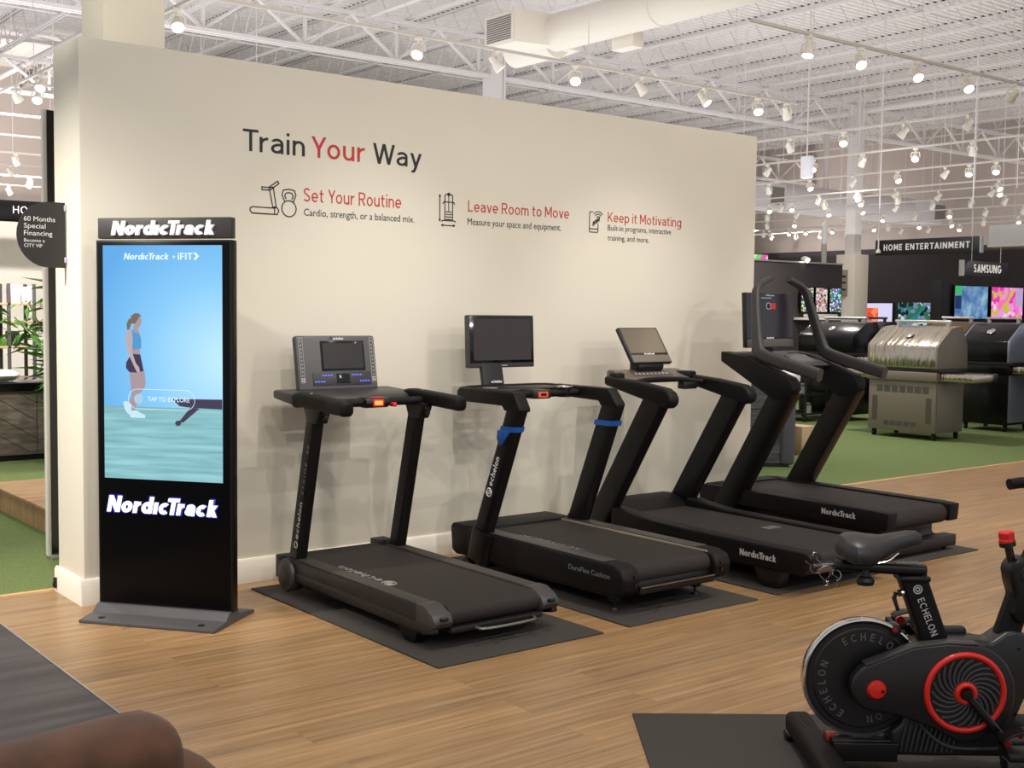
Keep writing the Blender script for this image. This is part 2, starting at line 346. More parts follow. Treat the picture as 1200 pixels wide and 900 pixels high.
        pts = bez([(h+k*.97, .84, 0), (h+k*.78, 1-h-.035, 0), (h+k*.47, 1-h, 0), (h+k*.14, .92-h*.6, 0), (h+k*.03, .745, 0), (h+k*.20, .60, 0), (h+k*.52, .505, 0), (h+k*.84, .40, 0), (h+k*.98, .255, 0), (h+k*.86, .09+h*.6, 0), (h+k*.50, h, 0), (h+k*.20, h+.035, 0), (h, .17, 0)], 4)
        P([(p.x, p.y) for p in pts])
    else: w = .3
    return E, w
KERN = {'T': .09, 'Y': .09, 'W': .05, 'y': .03, 'v': .03, 'K': .03, 'r': .03, 'A': .03}
def stext(mb, body, o, xd, yd, w=None, cap=.1, t=.13, depth=.001, shear=0, gap=.13, align='L', skip=None):
    polys = []; x = 0; last = len(body)-1
    for i, ch in enumerate(body):
        if ch == ' ': x += .27; continue
        E, gw = glyph(ch, t)
        for e in E:
            if e[0] == 'd':
                _, x0, y0, x1, y1 = e; L = math.hypot(x1-x0, y1-y0); k = t/2*L/max(abs(y1-y0), 1e-4)
                polys.append([(x+x0-k, y0), (x+x0+k, y0), (x+x1+k, y1), (x+x1-k, y1)])
            else:
                p = e[1]; n = len(p); Lf, Rt_ = [], []
                for j in range(n):
                    a = Vector(p[j])-Vector(p[j-1]) if (j or e[2]) else Vector(p[1])-Vector(p[0])
                    b = Vector(p[(j+1) % n])-Vector(p[j]) if (j < n-1 or e[2]) else a
                    if a.length < 1e-6: a = b
                    if b.length < 1e-6: b = a
                    a.normalize(); b.normalize(); m = (a+b)
                    m = m.normalized() if m.length > 1e-3 else a
                    k = t/2/max(.6, m.dot(a)); nv = Vector((-m.y, m.x))
                    Lf.append((x+p[j][0]+nv.x*k, p[j][1]+nv.y*k)); Rt_.append((x+p[j][0]-nv.x*k, p[j][1]-nv.y*k))
                m = n if e[2] else n-1
                for j in range(m): polys.append([Lf[j], Rt_[j], Rt_[(j+1) % n], Lf[(j+1) % n]])
        x += gw+(gap if i < last else 0)
        if skip is None and i < last: x -= KERN.get(ch, 0)
        elif skip and i in skip: x -= skip[i]
    xd, yd = Vector(xd).normalized(), Vector(yd).normalized(); nd = xd.cross(yd); o = Vector(o)
    sx = (w/x) if w else cap; sy = cap; off = {'L': 0, 'C': x/2, 'R': x}[align]
    bm = bmesh.new(); kz = 0
    def C(q, z): return o+xd*((q[0]-off)*sx+q[1]*shear*sy)+yd*(q[1]*sy)+nd*(z+.0005)
    for pl_ in polys:
        kz += 1; dz = depth+(kz % 9)*4e-5
        A = [bm.verts.new(C(q, -(kz % 9)*1e-5)) for q in pl_]; Bv = [bm.verts.new(C(q, dz)) for q in pl_]
        bm.faces.new(A); bm.faces.new(Bv)
        for j in range(4): bm.faces.new((A[j], A[(j+1) % 4], Bv[(j+1) % 4], Bv[j]))
    mb.add(bm); return mb

XF = {}
def rootmat(o):
    while o.parent: o = o.parent
    return XF.get(o.name, Matrix.Identity(4))
def build(mb, name, mats, parent=None, world=True, ang=38):
    if not isinstance(mats, (list, tuple)): mats = [mats]
    me = bpy.data.meshes.new(name)
    if parent is not None and world: mb.bm.transform(rootmat(parent).inverted())
    bm = mb.bm; ca = math.radians(ang)
    for f in bm.faces: f.smooth = True
    for e in bm.edges: e.smooth = (len(e.link_faces) == 2 and e.calc_face_angle(3) < ca)
    bm.to_mesh(me); bm.free()
    for m in mats: me.materials.append(m)
    o = bpy.data.objects.new(name, me); COL.objects.link(o)
    if parent is not None: o.parent = parent
    return o
def thing(name, label, cat, loc=(0, 0, 0), rotz=0, group=None):
    o = bpy.data.objects.new(name, None); COL.objects.link(o); o.empty_display_size = .1
    o.location = loc; o.rotation_euler = (0, 0, rotz); o['label'] = label; o['category'] = cat
    if group: o['group'] = group
    XF[o.name] = Matrix.Translation(loc) @ Matrix.Rotation(rotz, 4, 'Z'); return o
def tag(o, label, cat, group=None):
    o['label'] = label; o['category'] = cat
    if group: o['group'] = group
    return o
def recenter(o, loc):
    o.data.transform(Matrix.Translation(-Vector(loc))); o.location = loc; return o
def struct(o): o['kind'] = 'structure'; return o
def rr(w, h, r, n=4):   # rounded rectangle section
    P = []
    for cx, cy, a in ((w/2-r, h/2-r, 0), (-w/2+r, h/2-r, 90), (-w/2+r, -h/2+r, 180), (w/2-r, -h/2+r, 270)):
        for i in range(n+1): P.append((cx+r*math.cos(math.radians(a+90*i/n)), cy+r*math.sin(math.radians(a+90*i/n))))
    return P
def arc(cx, cy, r, a0, a1, n=10):
    return [(cx+r*math.cos(math.radians(a0+(a1-a0)*i/n)), cy+r*math.sin(math.radians(a0+(a1-a0)*i/n))) for i in range(n+1)]
def frame(o, x, y):      # matrix with local x, y, z=x cross y
    x, y = Vector(x).normalized(), Vector(y).normalized(); z = x.cross(y)
    return Matrix(((x.x, y.x, z.x, o[0]), (x.y, y.y, z.y, o[1]), (x.z, y.z, z.z, o[2]), (0, 0, 0, 1)))
def bez(p, n=6):         # smooth polyline through points (Catmull-Rom)
    P = [Vector(q) for q in p]; P = [2*P[0]-P[1]]+P+[2*P[-1]-P[-2]]; out = []
    for i in range(1, len(P)-2):
        for k in range(n):
            t = k/n; a, b, c, d = P[i-1:i+3]
            out.append(.5*((2*b)+(c-a)*t+(2*a-5*b+4*c-d)*t*t+(3*b-a-3*c+d)*t**3))
    return out+[P[-2]]
NX, NY, NZ = (-1, 0, 0), (0, -1, 0), (0, 0, 1)

# ================================================================ STRUCTURE
struct(build(MB().box(-.415, 31, -10, .405, -.05, 0), 'floor', M_FLOOR))
struct(build(MB().box(-6, -.425, -10, .405, -.05, 0), 'floor_tile', M_TILE))
struct(build(MB().box(-6, 31, .43, 24, -.05, .004), 'floor_turf', M_TURF))
struct(build(MB().box(-6, 31, .40, .432, -.05, .008, .003), 'trim_1', M_OAK))
struct(build(MB().box(-.424, -.416, -10, .40, -.05, .003), 'trim_2', M_ALU))
wall = struct(build(MB().box(0, 4.905, 0, .385, 0, 2.752, .012), 'wall_center', M_WALL))
bb = MB().prism([(0, 0), (-.016, 0), (-.016, .115), (-.008, .13), (0, .13)], 'x', -.016, 4.92)
struct(build(bb, 'baseboard_front', M_TRIMW))
bb = MB(); bb.X = Matrix.Rotation(0, 4, 'Z'); bb.prism([(0, 0), (-.016, 0), (-.016, .115), (-.008, .13), (0, .13)], 'y', 0, .40)
struct(build(bb, 'baseboard_left', M_TRIMW))
# far walls
struct(build(MB().box(29.5, 29.7, -4, 24, 0, 3.454), 'wall_right', M_DARKW))
struct(build(MB().box(29.5, 29.7, -4, 24, 3.454, 7.2), 'wall_right_upper', M_MAUVE))
struct(build(MB().box(-6, 29.5, 23, 23.2, 0, 7.2), 'wall_back', M_MAUVE))
struct(build(MB().box(-6, 6.2, 13.5, 13.7, 0, 2.86, .01), 'wall_showroom', M_SHOWW))
struct(build(MB().box(12.4, 15.40, 7, 7.15, 0, 2.31, .004), 'wall_partition', M_DARKW))
struct(build(MB().box(12.4, 15.40, 6.985, 7.165, 2.31, 2.335), 'trim_3', M_ALU))
struct(build(MB().box(17.63, 21.5, 6.5, 6.7, 0, 2.105, .004), 'wall_display', mat('display_wall_black', rgb(38, 36, 40), .6)))
# columns
struct(build(MB().box(.34, .68, .62, .96, 0, 6.9), 'column_boxed', M_WALL))
c1 = MB().box(10.9, 11.15, 11.18, 11.43, 0, 6.3); c1.cyl((11.2, 11.2, 2), (11.2, 11.2, 6.2), .03); struct(build(c1, 'column_steel', M_STEEL))
struct(build(MB().box(21.42, 21.68, 11.15, 11.41, 2.83, 6.3), 'column_shaft', M_STEEL))
struct(build(MB().box(21.28, 21.80, 11.02, 11.54, 0, 2.84, .01), 'column_casing', mat('pillar_cream', rgb(222, 212, 200), .7)))
struct(build(MB().cyl((24.3, 14.2, 0), (24.3, 14.2, 6.4), .07), 'column_pipe', M_STEEL))
# ceiling deck: corrugated sheet, flutes along x
def deck():
    t = MB(); ys = []; p = .15; y = -6
    while y < 23.2:
        ys += [(y, 6.86), (y+.055, 6.86), (y+.07, 6.90), (y+.135, 6.90)]; y += p
    R = [[Vector((x, yy, zz)) for x in (-6, 30)] for yy, zz in ys]
    bm = bmesh.new(); V = [[bm.verts.new(q) for q in r] for r in R]
    for a, b in zip(V, V[1:]): bm.faces.new((a[0], b[0], b[1], a[1]))
    t.add(bm); return t
struct(build(deck(), 'ceiling', M_DECK, ang=10))
struct(build(MB().box(-6, 30, -6, 23.2, 6.96, 7.1), 'ceiling_roof', M_DECK))
# open web joists along y
def joist():
    t = MB(); y0, y1 = -5.5, 23
    for z in (6.30, 6.825):
        for s in (-.03, .03): t.box(s-.015, s+.015, y0, y1, z, z+.032)
    n = 46; d = (y1-y0)/n
    for i in range(n):
        y = y0+d*i
        t.tube([(0, y, 6.33), (0, y+d/2, 6.83), (0, y+d, 6.33)], .011, 4)
    # dark blocks put in each deck flute above the joist as its shade
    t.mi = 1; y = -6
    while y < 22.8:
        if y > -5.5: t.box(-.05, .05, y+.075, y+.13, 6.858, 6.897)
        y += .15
    return t
j0 = None
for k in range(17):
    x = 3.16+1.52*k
    if j0 is None: o = j0 = struct(build(joist(), 'ceiling_joist', [M_STEEL, mat('flute_shade', rgb(48, 46, 50), .9)]))
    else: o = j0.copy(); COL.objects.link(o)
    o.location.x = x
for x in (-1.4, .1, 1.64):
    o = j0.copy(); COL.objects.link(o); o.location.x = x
# girder trusses along x
def girder():
    t = MB(); x0, x1 = .5, 29.4
    for z in (5.55, 6.2):
        for s in (-.06, .06): t.box(x0, x1, s-.03, s+.03, z, z+.055)
    n = 17; d = (x1-x0)/n
    for i in range(n):
        x = x0+d*i
        t.sweep([(x, 0, 5.6), (x+d/2, 0, 6.22)], rr(.06, .05, .01, 1)); t.sweep([(x+d/2, 0, 6.22), (x+d, 0, 5.6)], rr(.06, .05, .01, 1))
        t.box(x-.025, x+.025, -.02, .02, 5.6, 6.2)
    return t
g0 = struct(build(girder(), 'ceiling_girder', M_STEEL)); g0.location.y = 11.3
g1 = g0.copy(); COL.objects.link(g1); g1.location.y = 18.6
# sprinkler / main pipes along y and bridging bars along x
def pipe(name, p0, p1, r): return struct(build(MB().cyl(p0, p1, r, n=12), name, M_STEEL))
pipe('ceiling_pipe', (21.72, -4, 6.17), (21.72, 22.8, 6.17), .075)
pipe('ceiling_pipe', (5.25, 2, 6.2), (5.25, 22.8, 6.2), .06)
pipe('ceiling_pipe', (8.45, -4, 6.22), (8.45, 22.8, 6.22), .03)
for y in (2.2, 5.6, 15, 19.5): pipe('ceiling_bridging', (-3, y, 6.36), (29.4, y, 6.36), .02)

# ---- wall graphics (vinyl, parts of the partition wall)
def wl(name, m, *texts, extra=None):
    t = MB()
    for (b, x, z, w, cap, th) in texts:
        if th: stext(t, b, (x, -.0002, z), (1, 0, 0), (0, 0, 1), w, cap, th, .0006)
        else: t.text(b, (x, -.0002, z), (1, 0, 0), (0, 0, 1), w, cap, .0006, 0)
    if extra: extra(t)
    return build(t, name, m, wall)
wl('headline_lettering', M_INK, ('Train', .848, 2.286, .362, .114, .122), ('Way', 1.640, 2.286, .328, .114, .122))
wl('headline_word', M_REDL, ('Your', 1.250, 2.286, .338, .114, .122))
wl('routine_heading', M_REDL, ('Set Your Routine', 1.203, 2.045, .626, .073, .108))
wl('routine_text', M_INK, ('Cardio, strength, or a balanced mix.', 1.205, 1.969, .715, .040, 0))
wl('room_heading', M_REDL, ('Leave Room to Move', 2.303, 2.056, .798, .067, .108))
wl('room_text', M_INK, ('Measure your space and equipment.', 2.30, 1.977, .735, .042, 0))
wl('motivating_heading', M_REDL, ('Keep it Motivating', 3.437, 2.056, .688, .064, .108))
wl('motivating_text', M_INK, ('Built-in programs, interactive', 3.438, 2.0, .59, .038, 0), ('training, and more.', 3.438, 1.935, .378, .038, 0))
def line(t, pts, r=.0035, closed=False):
    t.sweep([(x, -.001, z) for x, z in pts], [(-r, -.0008), (r, -.0008), (r, .0008), (-r, .0008)], up=(0, -1, 0), closed=closed)
def icon1(t):
    line(t, [(.90, 1.965), (1.045, 1.965), (1.055, 1.985), (1.045, 2.0), (1.03, 2.005), (1.022, 2.0), (1.035, 1.998)] , .003)
    line(t, [(.893, 1.972), (.90, 1.965), (1.03, 1.965), (1.03, 1.998), (.90, 1.998), (.888, 1.99), (.888, 1.978)], .003, True)
    line(t, [(1.02, 1.998), (.998, 2.105), (1.022, 2.108), (1.04, 2.0)], .003)
    line(t, [(.955, 2.105), (.996, 2.105), (1.048, 2.142), (1.056, 2.13), (1.003, 2.092), (.957, 2.09)], .003, True)
    line(t, arc(1.115, 2.0, .043, 50, 130+360-90+40, 20), .003)
    line(t, [(1.09, 2.035), (1.074, 2.072), (1.082, 2.098), (1.115, 2.104), (1.148, 2.098), (1.156, 2.072), (1.14, 2.035)], .003)
    line(t, [(1.098, 2.05), (1.090, 2.068), (1.098, 2.082), (1.115, 2.086), (1.132, 2.082), (1.14, 2.068), (1.132, 2.05)], .003)
wl('treadmill_icon', M_INK, extra=icon1)
def icon2(t):
    line(t, [(2.098, 1.99), (2.098, 2.14)], .003); line(t, [(2.112, 1.965), (2.205, 1.965)], .003)
    for z, s in ((1.99, 1), (2.14, -1)): line(t, [(2.092, z+.01*s), (2.098, z), (2.104, z+.01*s)], .003)
    for x, s in ((2.112, 1), (2.205, -1)): line(t, [(x+.01*s, 1.971), (x, 1.965), (x+.01*s, 1.959)], .003)
    line(t, [(2.134, 1.99), (2.134, 2.138), (2.142, 2.147), (2.182, 2.147), (2.19, 2.138), (2.19, 1.99)], .003)
    line(t, [(2.118, 2.09), (2.128, 2.102), (2.196, 2.102), (2.206, 2.09)], .003)
    line(t, [(2.162, 2.147), (2.162, 2.05)], .0025); line(t, arc(2.162, 2.147, .008, 0, 330, 8), .003, True)
    for z in (2.0, 2.015, 2.03, 2.045): line(t, [(2.14, z), (2.184, z)], .003)
    line(t, [(2.11, 1.985), (2.118, 1.993), (2.206, 1.993), (2.214, 1.985)], .003)
wl('machine_icon', M_INK, extra=icon2)
def icon3(t):
    line(t, [(3.308, 2.112), (3.28, 2.112), (3.276, 2.106), (3.276, 1.99), (3.282, 1.982), (3.345, 1.982), (3.351, 1.99), (3.351, 2.04)], .003)
    line(t, [(3.276, 2.003), (3.351, 2.003)], .003)
    for r in (.018, .034, .05): line(t, arc(3.352, 2.066, r, 40, 140, 8), .003)
    for k in range(5): line(t, [(3.306+k*.013, 2.022+k*.008), (3.312+k*.013, 2.052+k*.008)], .0045)
wl('phone_icon', M_INK, extra=icon3)

# ================================================================ KIOSK
KU = Vector((.617, -.787, 0)); KA = Vector((-.128, -.307, 0))
krot = math.atan2(-.787, .617)
K = thing('display_kiosk', 'tall black digital kiosk with lit blue workout screen beside the partition wall', 'kiosk', KA, krot)
# local: x along front (left->right), y = back, z up
def kpart(t, name, m, par=None): return build(t, name, m, par or K, world=False)
kb = MB().prism([(0, 0), (0, .016), (.112, .026), (.150, .060), (.235, .060), (.25, .034), (.30, .032), (.405, .016), (.405, 0)], 'x', 0, .69, .004)
for x in (.09, .60): kb.mi = 1; kb.cyl((x, .05, .018), (x, .05, .0215), .016); kb.mi = 0
kpart(kb, 'base', [mat('kiosk_base_grey', rgb(74, 72, 73), .42), M_BLK])
T0 = .17
kbody = kpart(MB().box(.0, .695, T0, T0+.055, .055, 1.775, .006), 'cabinet', M_SATIN)
kpart(MB().box(.012, .683, T0-.004, T0, .068, 1.765, .001), 'front_glass', mat('kiosk_glass', rgb(6, 6, 7), .3, spec=.12))
kh = kpart(MB().box(.008, .69, T0+.004, T0+.05, 1.782, 1.878, .004), 'header', mat('header_grey', rgb(58, 54, 53), .5))
KX, KZ = (1, 0, 0), (0, 0, 1)
LOGO = 'Nord\u0131cTrack'
SK_ = {'c': .0, 'T': .14}
def nlogo(t, o, xd, yd, w, cap, depth, th=.215, shear=.2):
    # the T overlaps the c before it
    return stext(t, LOGO, o, xd, yd, w-cap*shear, cap, th, depth, shear, .085, skip={5: .17, 6: .15})
t = MB(); nlogo(t, (.085, T0+.0035, 1.797), KX, KZ, .535, .066, .012); kpart(t, 'header_lettering', [mat('header_letter_white', rgb(238, 236, 234), .5, emit=(1, .97, .94, 1), es=.25)], kh)
t = MB(); nlogo(t, (.052, T0-.006, .499), KX, KZ, .582, .077, .006); kpart(t, 'logo_lettering', glow('logo_glow', (.92, .93, 1, 1), 1.5))
t = MB(); nlogo(t, (.046, T0-.0045, .494), KX, KZ, .594, .087, .002, .28); kpart(t, 'logo_halo', glow('logo_halo_blue', rgb(64, 54, 215), .8))
# picture on the screen: flat picture shapes, a sheet behind the glass
def skymat():
    m = bpy.data.materials.new('screen_picture_blue'); m.use_nodes = True; nt, N, L = nodes(m); b = N['Principled BSDF']
    b.inputs['Base Color'].default_value = (.01, .01, .01, 1); b.inputs['Roughness'].default_value = .25
    tc = N.new('ShaderNodeTexCoord'); mp = N.new('ShaderNodeMapping'); mp.inputs['Location'].default_value = (-.66, 0, -1.22); mp.inputs['Scale'].default_value = (1.2, 0, .95)
    L.new(tc.outputs['Object'], mp.inputs['Vector']); ln = N.new('ShaderNodeVectorMath'); ln.operation = 'LENGTH'; mp.vector_type = 'POINT'
    sb = N.new('ShaderNodeVectorMath'); sb.operation = 'SUBTRACT'; sb.inputs[1].default_value = (.68, 0, 1.22)
    L.new(tc.outputs['Object'], sb.inputs[0]); ml = N.new('ShaderNodeVectorMath'); ml.operation = 'MULTIPLY'; ml.inputs[1].default_value = (1.1, 0, 1.2)
    L.new(sb.outputs[0], ml.inputs[0]); L.new(ml.outputs[0], ln.inputs[0]); r = N.new('ShaderNodeValToRGB'); e = r.color_ramp.elements
    e[0].position = .05; e[0].color = rgb(190, 236, 255); e[1].position = .85; e[1].color = rgb(84, 168, 232); x = e.new(.45); x.color = rgb(132, 203, 250)
    L.new(ln.outputs['Value'], r.inputs['Fac']); L.new(r.outputs['Color'], b.inputs['Emission Color']); b.inputs['Emission Strength'].default_value = 1.0
    return m
def boardmat():
    m = bpy.data.materials.new('screen_picture_boards'); m.use_nodes = True; nt, N, L = nodes(m); b = N['Principled BSDF']
    b.inputs['Base Color'].default_value = (.01, .01, .01, 1); tc = N.new('ShaderNodeTexCoord'); mp = N.new('ShaderNodeMapping'); mp.inputs['Scale'].default_value = (2, 1, 30)
    L.new(tc.outputs['Object'], mp.inputs['Vector']); n = N.new('ShaderNodeTexNoise'); n.inputs['Scale'].default_value = 1.5; L.new(mp.outputs['Vector'], n.inputs['Vector'])
    r = N.new('ShaderNodeValToRGB'); e = r.color_ramp.elements; e[0].position = .3; e[0].color = rgb(118, 176, 182); e[1].position = .7; e[1].color = rgb(152, 212, 222)
    L.new(n.outputs['Fac'], r.inputs['Fac']); L.new(r.outputs['Color'], b.inputs['Emission Color']); b.inputs['Emission Strength'].default_value = .95
    return m
ys = T0-.0046
t = MB()
t.mi = 0; t.box(.04, .65, ys-.0006, ys, .659, 1.75)
t.mi = 1; t.box(.04, .65, ys-.0010, ys-.0006, .659, 1.0)
def fl(t, mi, pts, k=1):
    t.mi = mi; t.prism(pts, 'y', ys-.0012-.0004*k, ys-.0010-.0004*k)
# rowing machine at right
fl(t, 2, [(0.392, 1.041), (0.649, 1.045), (0.649, 0.999), (0.537, 1.001), (0.471, 1.004), (0.433, 1.008)])
fl(t, 2, [(0.488, 1.004), (0.534, 1.0), (0.45, 0.932), (0.429, 0.936)])
fl(t, 2, [(0.408, 0.928), (0.415, 0.939), (0.432, 0.942), (0.441, 0.931), (0.435, 0.919), (0.418, 0.915)])
# person
SK, TOP, SH, HR, SHO = 3, 4, 5, 6, 7
fl(t, SK, [(0.214, 1.164), (0.252, 1.167), (0.259, 1.12), (0.255, 1.093), (0.243, 1.077), (0.225, 1.063), (0.186, 1.006), (0.162, 1.013), (0.207, 1.076), (0.219, 1.105)], 1)
fl(t, SHO, [(0.141, 1.021), (0.162, 1.024), (0.183, 1.008), (0.182, 0.984), (0.178, 0.96), (0.161, 0.968), (0.147, 0.99)], 2)
fl(t, SK, [(0.175, 1.163), (0.223, 1.161), (0.225, 1.119), (0.219, 1.092), (0.213, 1.039), (0.206, 0.974), (0.188, 0.974), (0.186, 1.031), (0.183, 1.085), (0.178, 1.118)], 2)
fl(t, SHO, [(0.179, 0.979), (0.209, 0.983), (0.233, 0.97), (0.256, 0.96), (0.255, 0.947), (0.179, 0.947), (0.175, 0.96)], 3)
fl(t, SK, [(0.198, 1.379), (0.22, 1.374), (0.223, 1.35), (0.195, 1.349)], 1)
fl(t, SK, [(0.168, 1.349), (0.195, 1.36), (0.221, 1.358), (0.234, 1.332), (0.235, 1.279), (0.229, 1.259), (0.232, 1.241), (0.188, 1.238), (0.182, 1.278)], 2)
fl(t, TOP, [(0.19, 1.349), (0.198, 1.357), (0.206, 1.342), (0.22, 1.347), (0.237, 1.318), (0.237, 1.273), (0.194, 1.265), (0.188, 1.298)], 3)
fl(t, SH, [(0.188, 1.246), (0.232, 1.244), (0.241, 1.206), (0.249, 1.167), (0.211, 1.159), (0.175, 1.16), (0.157, 1.179), (0.158, 1.205), (0.173, 1.227)], 3)
fl(t, SK, [(0.195, 1.397), (0.204, 1.416), (0.222, 1.424), (0.235, 1.419), (0.238, 1.406), (0.241, 1.395), (0.235, 1.387), (0.235, 1.377), (0.221, 1.368), (0.207, 1.371)], 2)
fl(t, HR, [(0.189, 1.387), (0.183, 1.41), (0.189, 1.426), (0.207, 1.436), (0.225, 1.435), (0.238, 1.424), (0.225, 1.416), (0.216, 1.4), (0.207, 1.387)], 3)
fl(t, HR, [(0.189, 1.413), (0.173, 1.408), (0.162, 1.386), (0.165, 1.357), (0.177, 1.36), (0.185, 1.384), (0.195, 1.395)], 2)
fl(t, 10, [(0.161, 1.346), (0.177, 1.356), (0.19, 1.349), (0.194, 1.318), (0.191, 1.278), (0.191, 1.251), (0.208, 1.205), (0.226, 1.183), (0.23, 1.162), (0.217, 1.159), (0.205, 1.177), (0.182, 1.224), (0.167, 1.257), (0.157, 1.304)], 4)
t.mi = 8; nlogo(t, (.15, ys-.001, 1.684), KX, KZ, .235, .03, .0004, .17); t.text('+', (.40, ys-.001, 1.686), KX, KZ, .016, .022, .0004, .01)
stext(t, 'iFIT', (.428, ys-.001, 1.684), KX, KZ, .074, .031, .17, .0004); fl(t, 8, [(.506, 1.715), (.516, 1.718), (.535, 1.70), (.517, 1.682), (.507, 1.686), (.52, 1.70)], 0)
t.text('TAP TO EXPLORE', (.27, ys-.003, 1.027), KX, KZ, .215, .022, .0004, 0)
line2 = [(x, ys-.003, z) for x, z in arc(.215, 1.036, .046, 90, 270, 10)+arc(.465, 1.036, .046, -90, 90, 10)]
t.sweep(line2, [(-.001, -.0002), (.001, -.0002), (.001, .0002), (-.001, .0002)], up=(0, -1, 0), closed=True)
fl(t, 9, arc(.222, 1.036, .024, 0, 340, 16), 5)
cols = [skymat(), boardmat(), glow('pic_rower', rgb(62, 56, 84), .9), glow('pic_skin', rgb(176, 156, 164), .9), glow('pic_top', rgb(72, 156, 214), .95), glow('pic_shorts', rgb(58, 44, 78), .9),
        glow('pic_hair', rgb(128, 112, 96), .8), glow('pic_shoe', rgb(200, 232, 250), 1), glow('pic_white', rgb(225, 242, 255), 1.1), glow('pic_button', rgb(176, 208, 232), .95), glow('pic_arm', rgb(196, 178, 182), .9)]
kpart(t, 'screen', cols)

# ================================================================ MATS UNDER THE MACHINES
def floor_mat(x0, x1, y0, y1, label):
    t = MB().box(x0, x1, y0, y1, .0005, .008, .002); t.mi = 1
    random.seed(int(x0*100))
    for k in range(16):
        a = x0+.25+random.random()*.5; b = y0+.12+random.random()*.18
        t.box(a, a+.02+.05*random.random(), b, b+.006, .0075, .0088)
    o = build(t, 'floor_mat', [M_RUB, M_BLK]); recenter(o, ((x0+x1)/2, (y0+y1)/2, 0)); return tag(o, label, 'mat')
floor_mat(.812, 1.728, -1.877, -.16, 'black rubber mat under the treadmill with the wide button console, nearest the kiosk')
floor_mat(1.895, 2.804, -1.868, -.12, 'black rubber mat under the treadmill with blue straps')
floor_mat(2.966, 3.88, -1.857, -.10, 'black rubber mat under the treadmill with the small tilted screen')
floor_mat(4.045, 4.956, -1.815, -.08, 'black rubber mat under the treadmill with tall curved grab bars')

# ================================================================ TREADMILL 1
def screw_foot(t, x, y, z): t.cyl((x, y, .009), (x, y, .022), .022, .016); t.cyl((x, y, .02), (x, y, z), .007)
def belt_prism(x0, x1, yf, yr, zc, r):
    return MB().prism([(yf, zc+r), (yf, zc-r)]+[(y, z) for y, z in arc(yr+r, zc, r, 270, 90, 10)], 'x', x0, x1)
T = thing('treadmill', 'slim black treadmill with wide grey button console, standing beside the lit kiosk', 'treadmill', (1.255, -1.0, .008))
t = MB().prism([(-.30, .05), (-.30, .165), (-1.60, .165), (-1.66, .10), (-1.62, .07), (-.5, .05)], 'x', .94, 1.57, .006)
build(t, 'deck_frame', M_BLK, T)
b = build(belt_prism(1.005, 1.505, -.27, -1.685, .142, .046), 'running_belt', M_BELT, T)
t = MB(); stext(t, 'echelon', (1.052, -1.08, .188), (0, 1, 0), (-1, 0, 0), .39, .05, .16, .0006)
t.ring((1.03, -1.15, .189), NZ, .036, .005, 24, 4); t.ring((1.03, -1.15, .189), NZ, .017, .005, 16, 4); build(t, 'belt_logo', M_GLET, b)
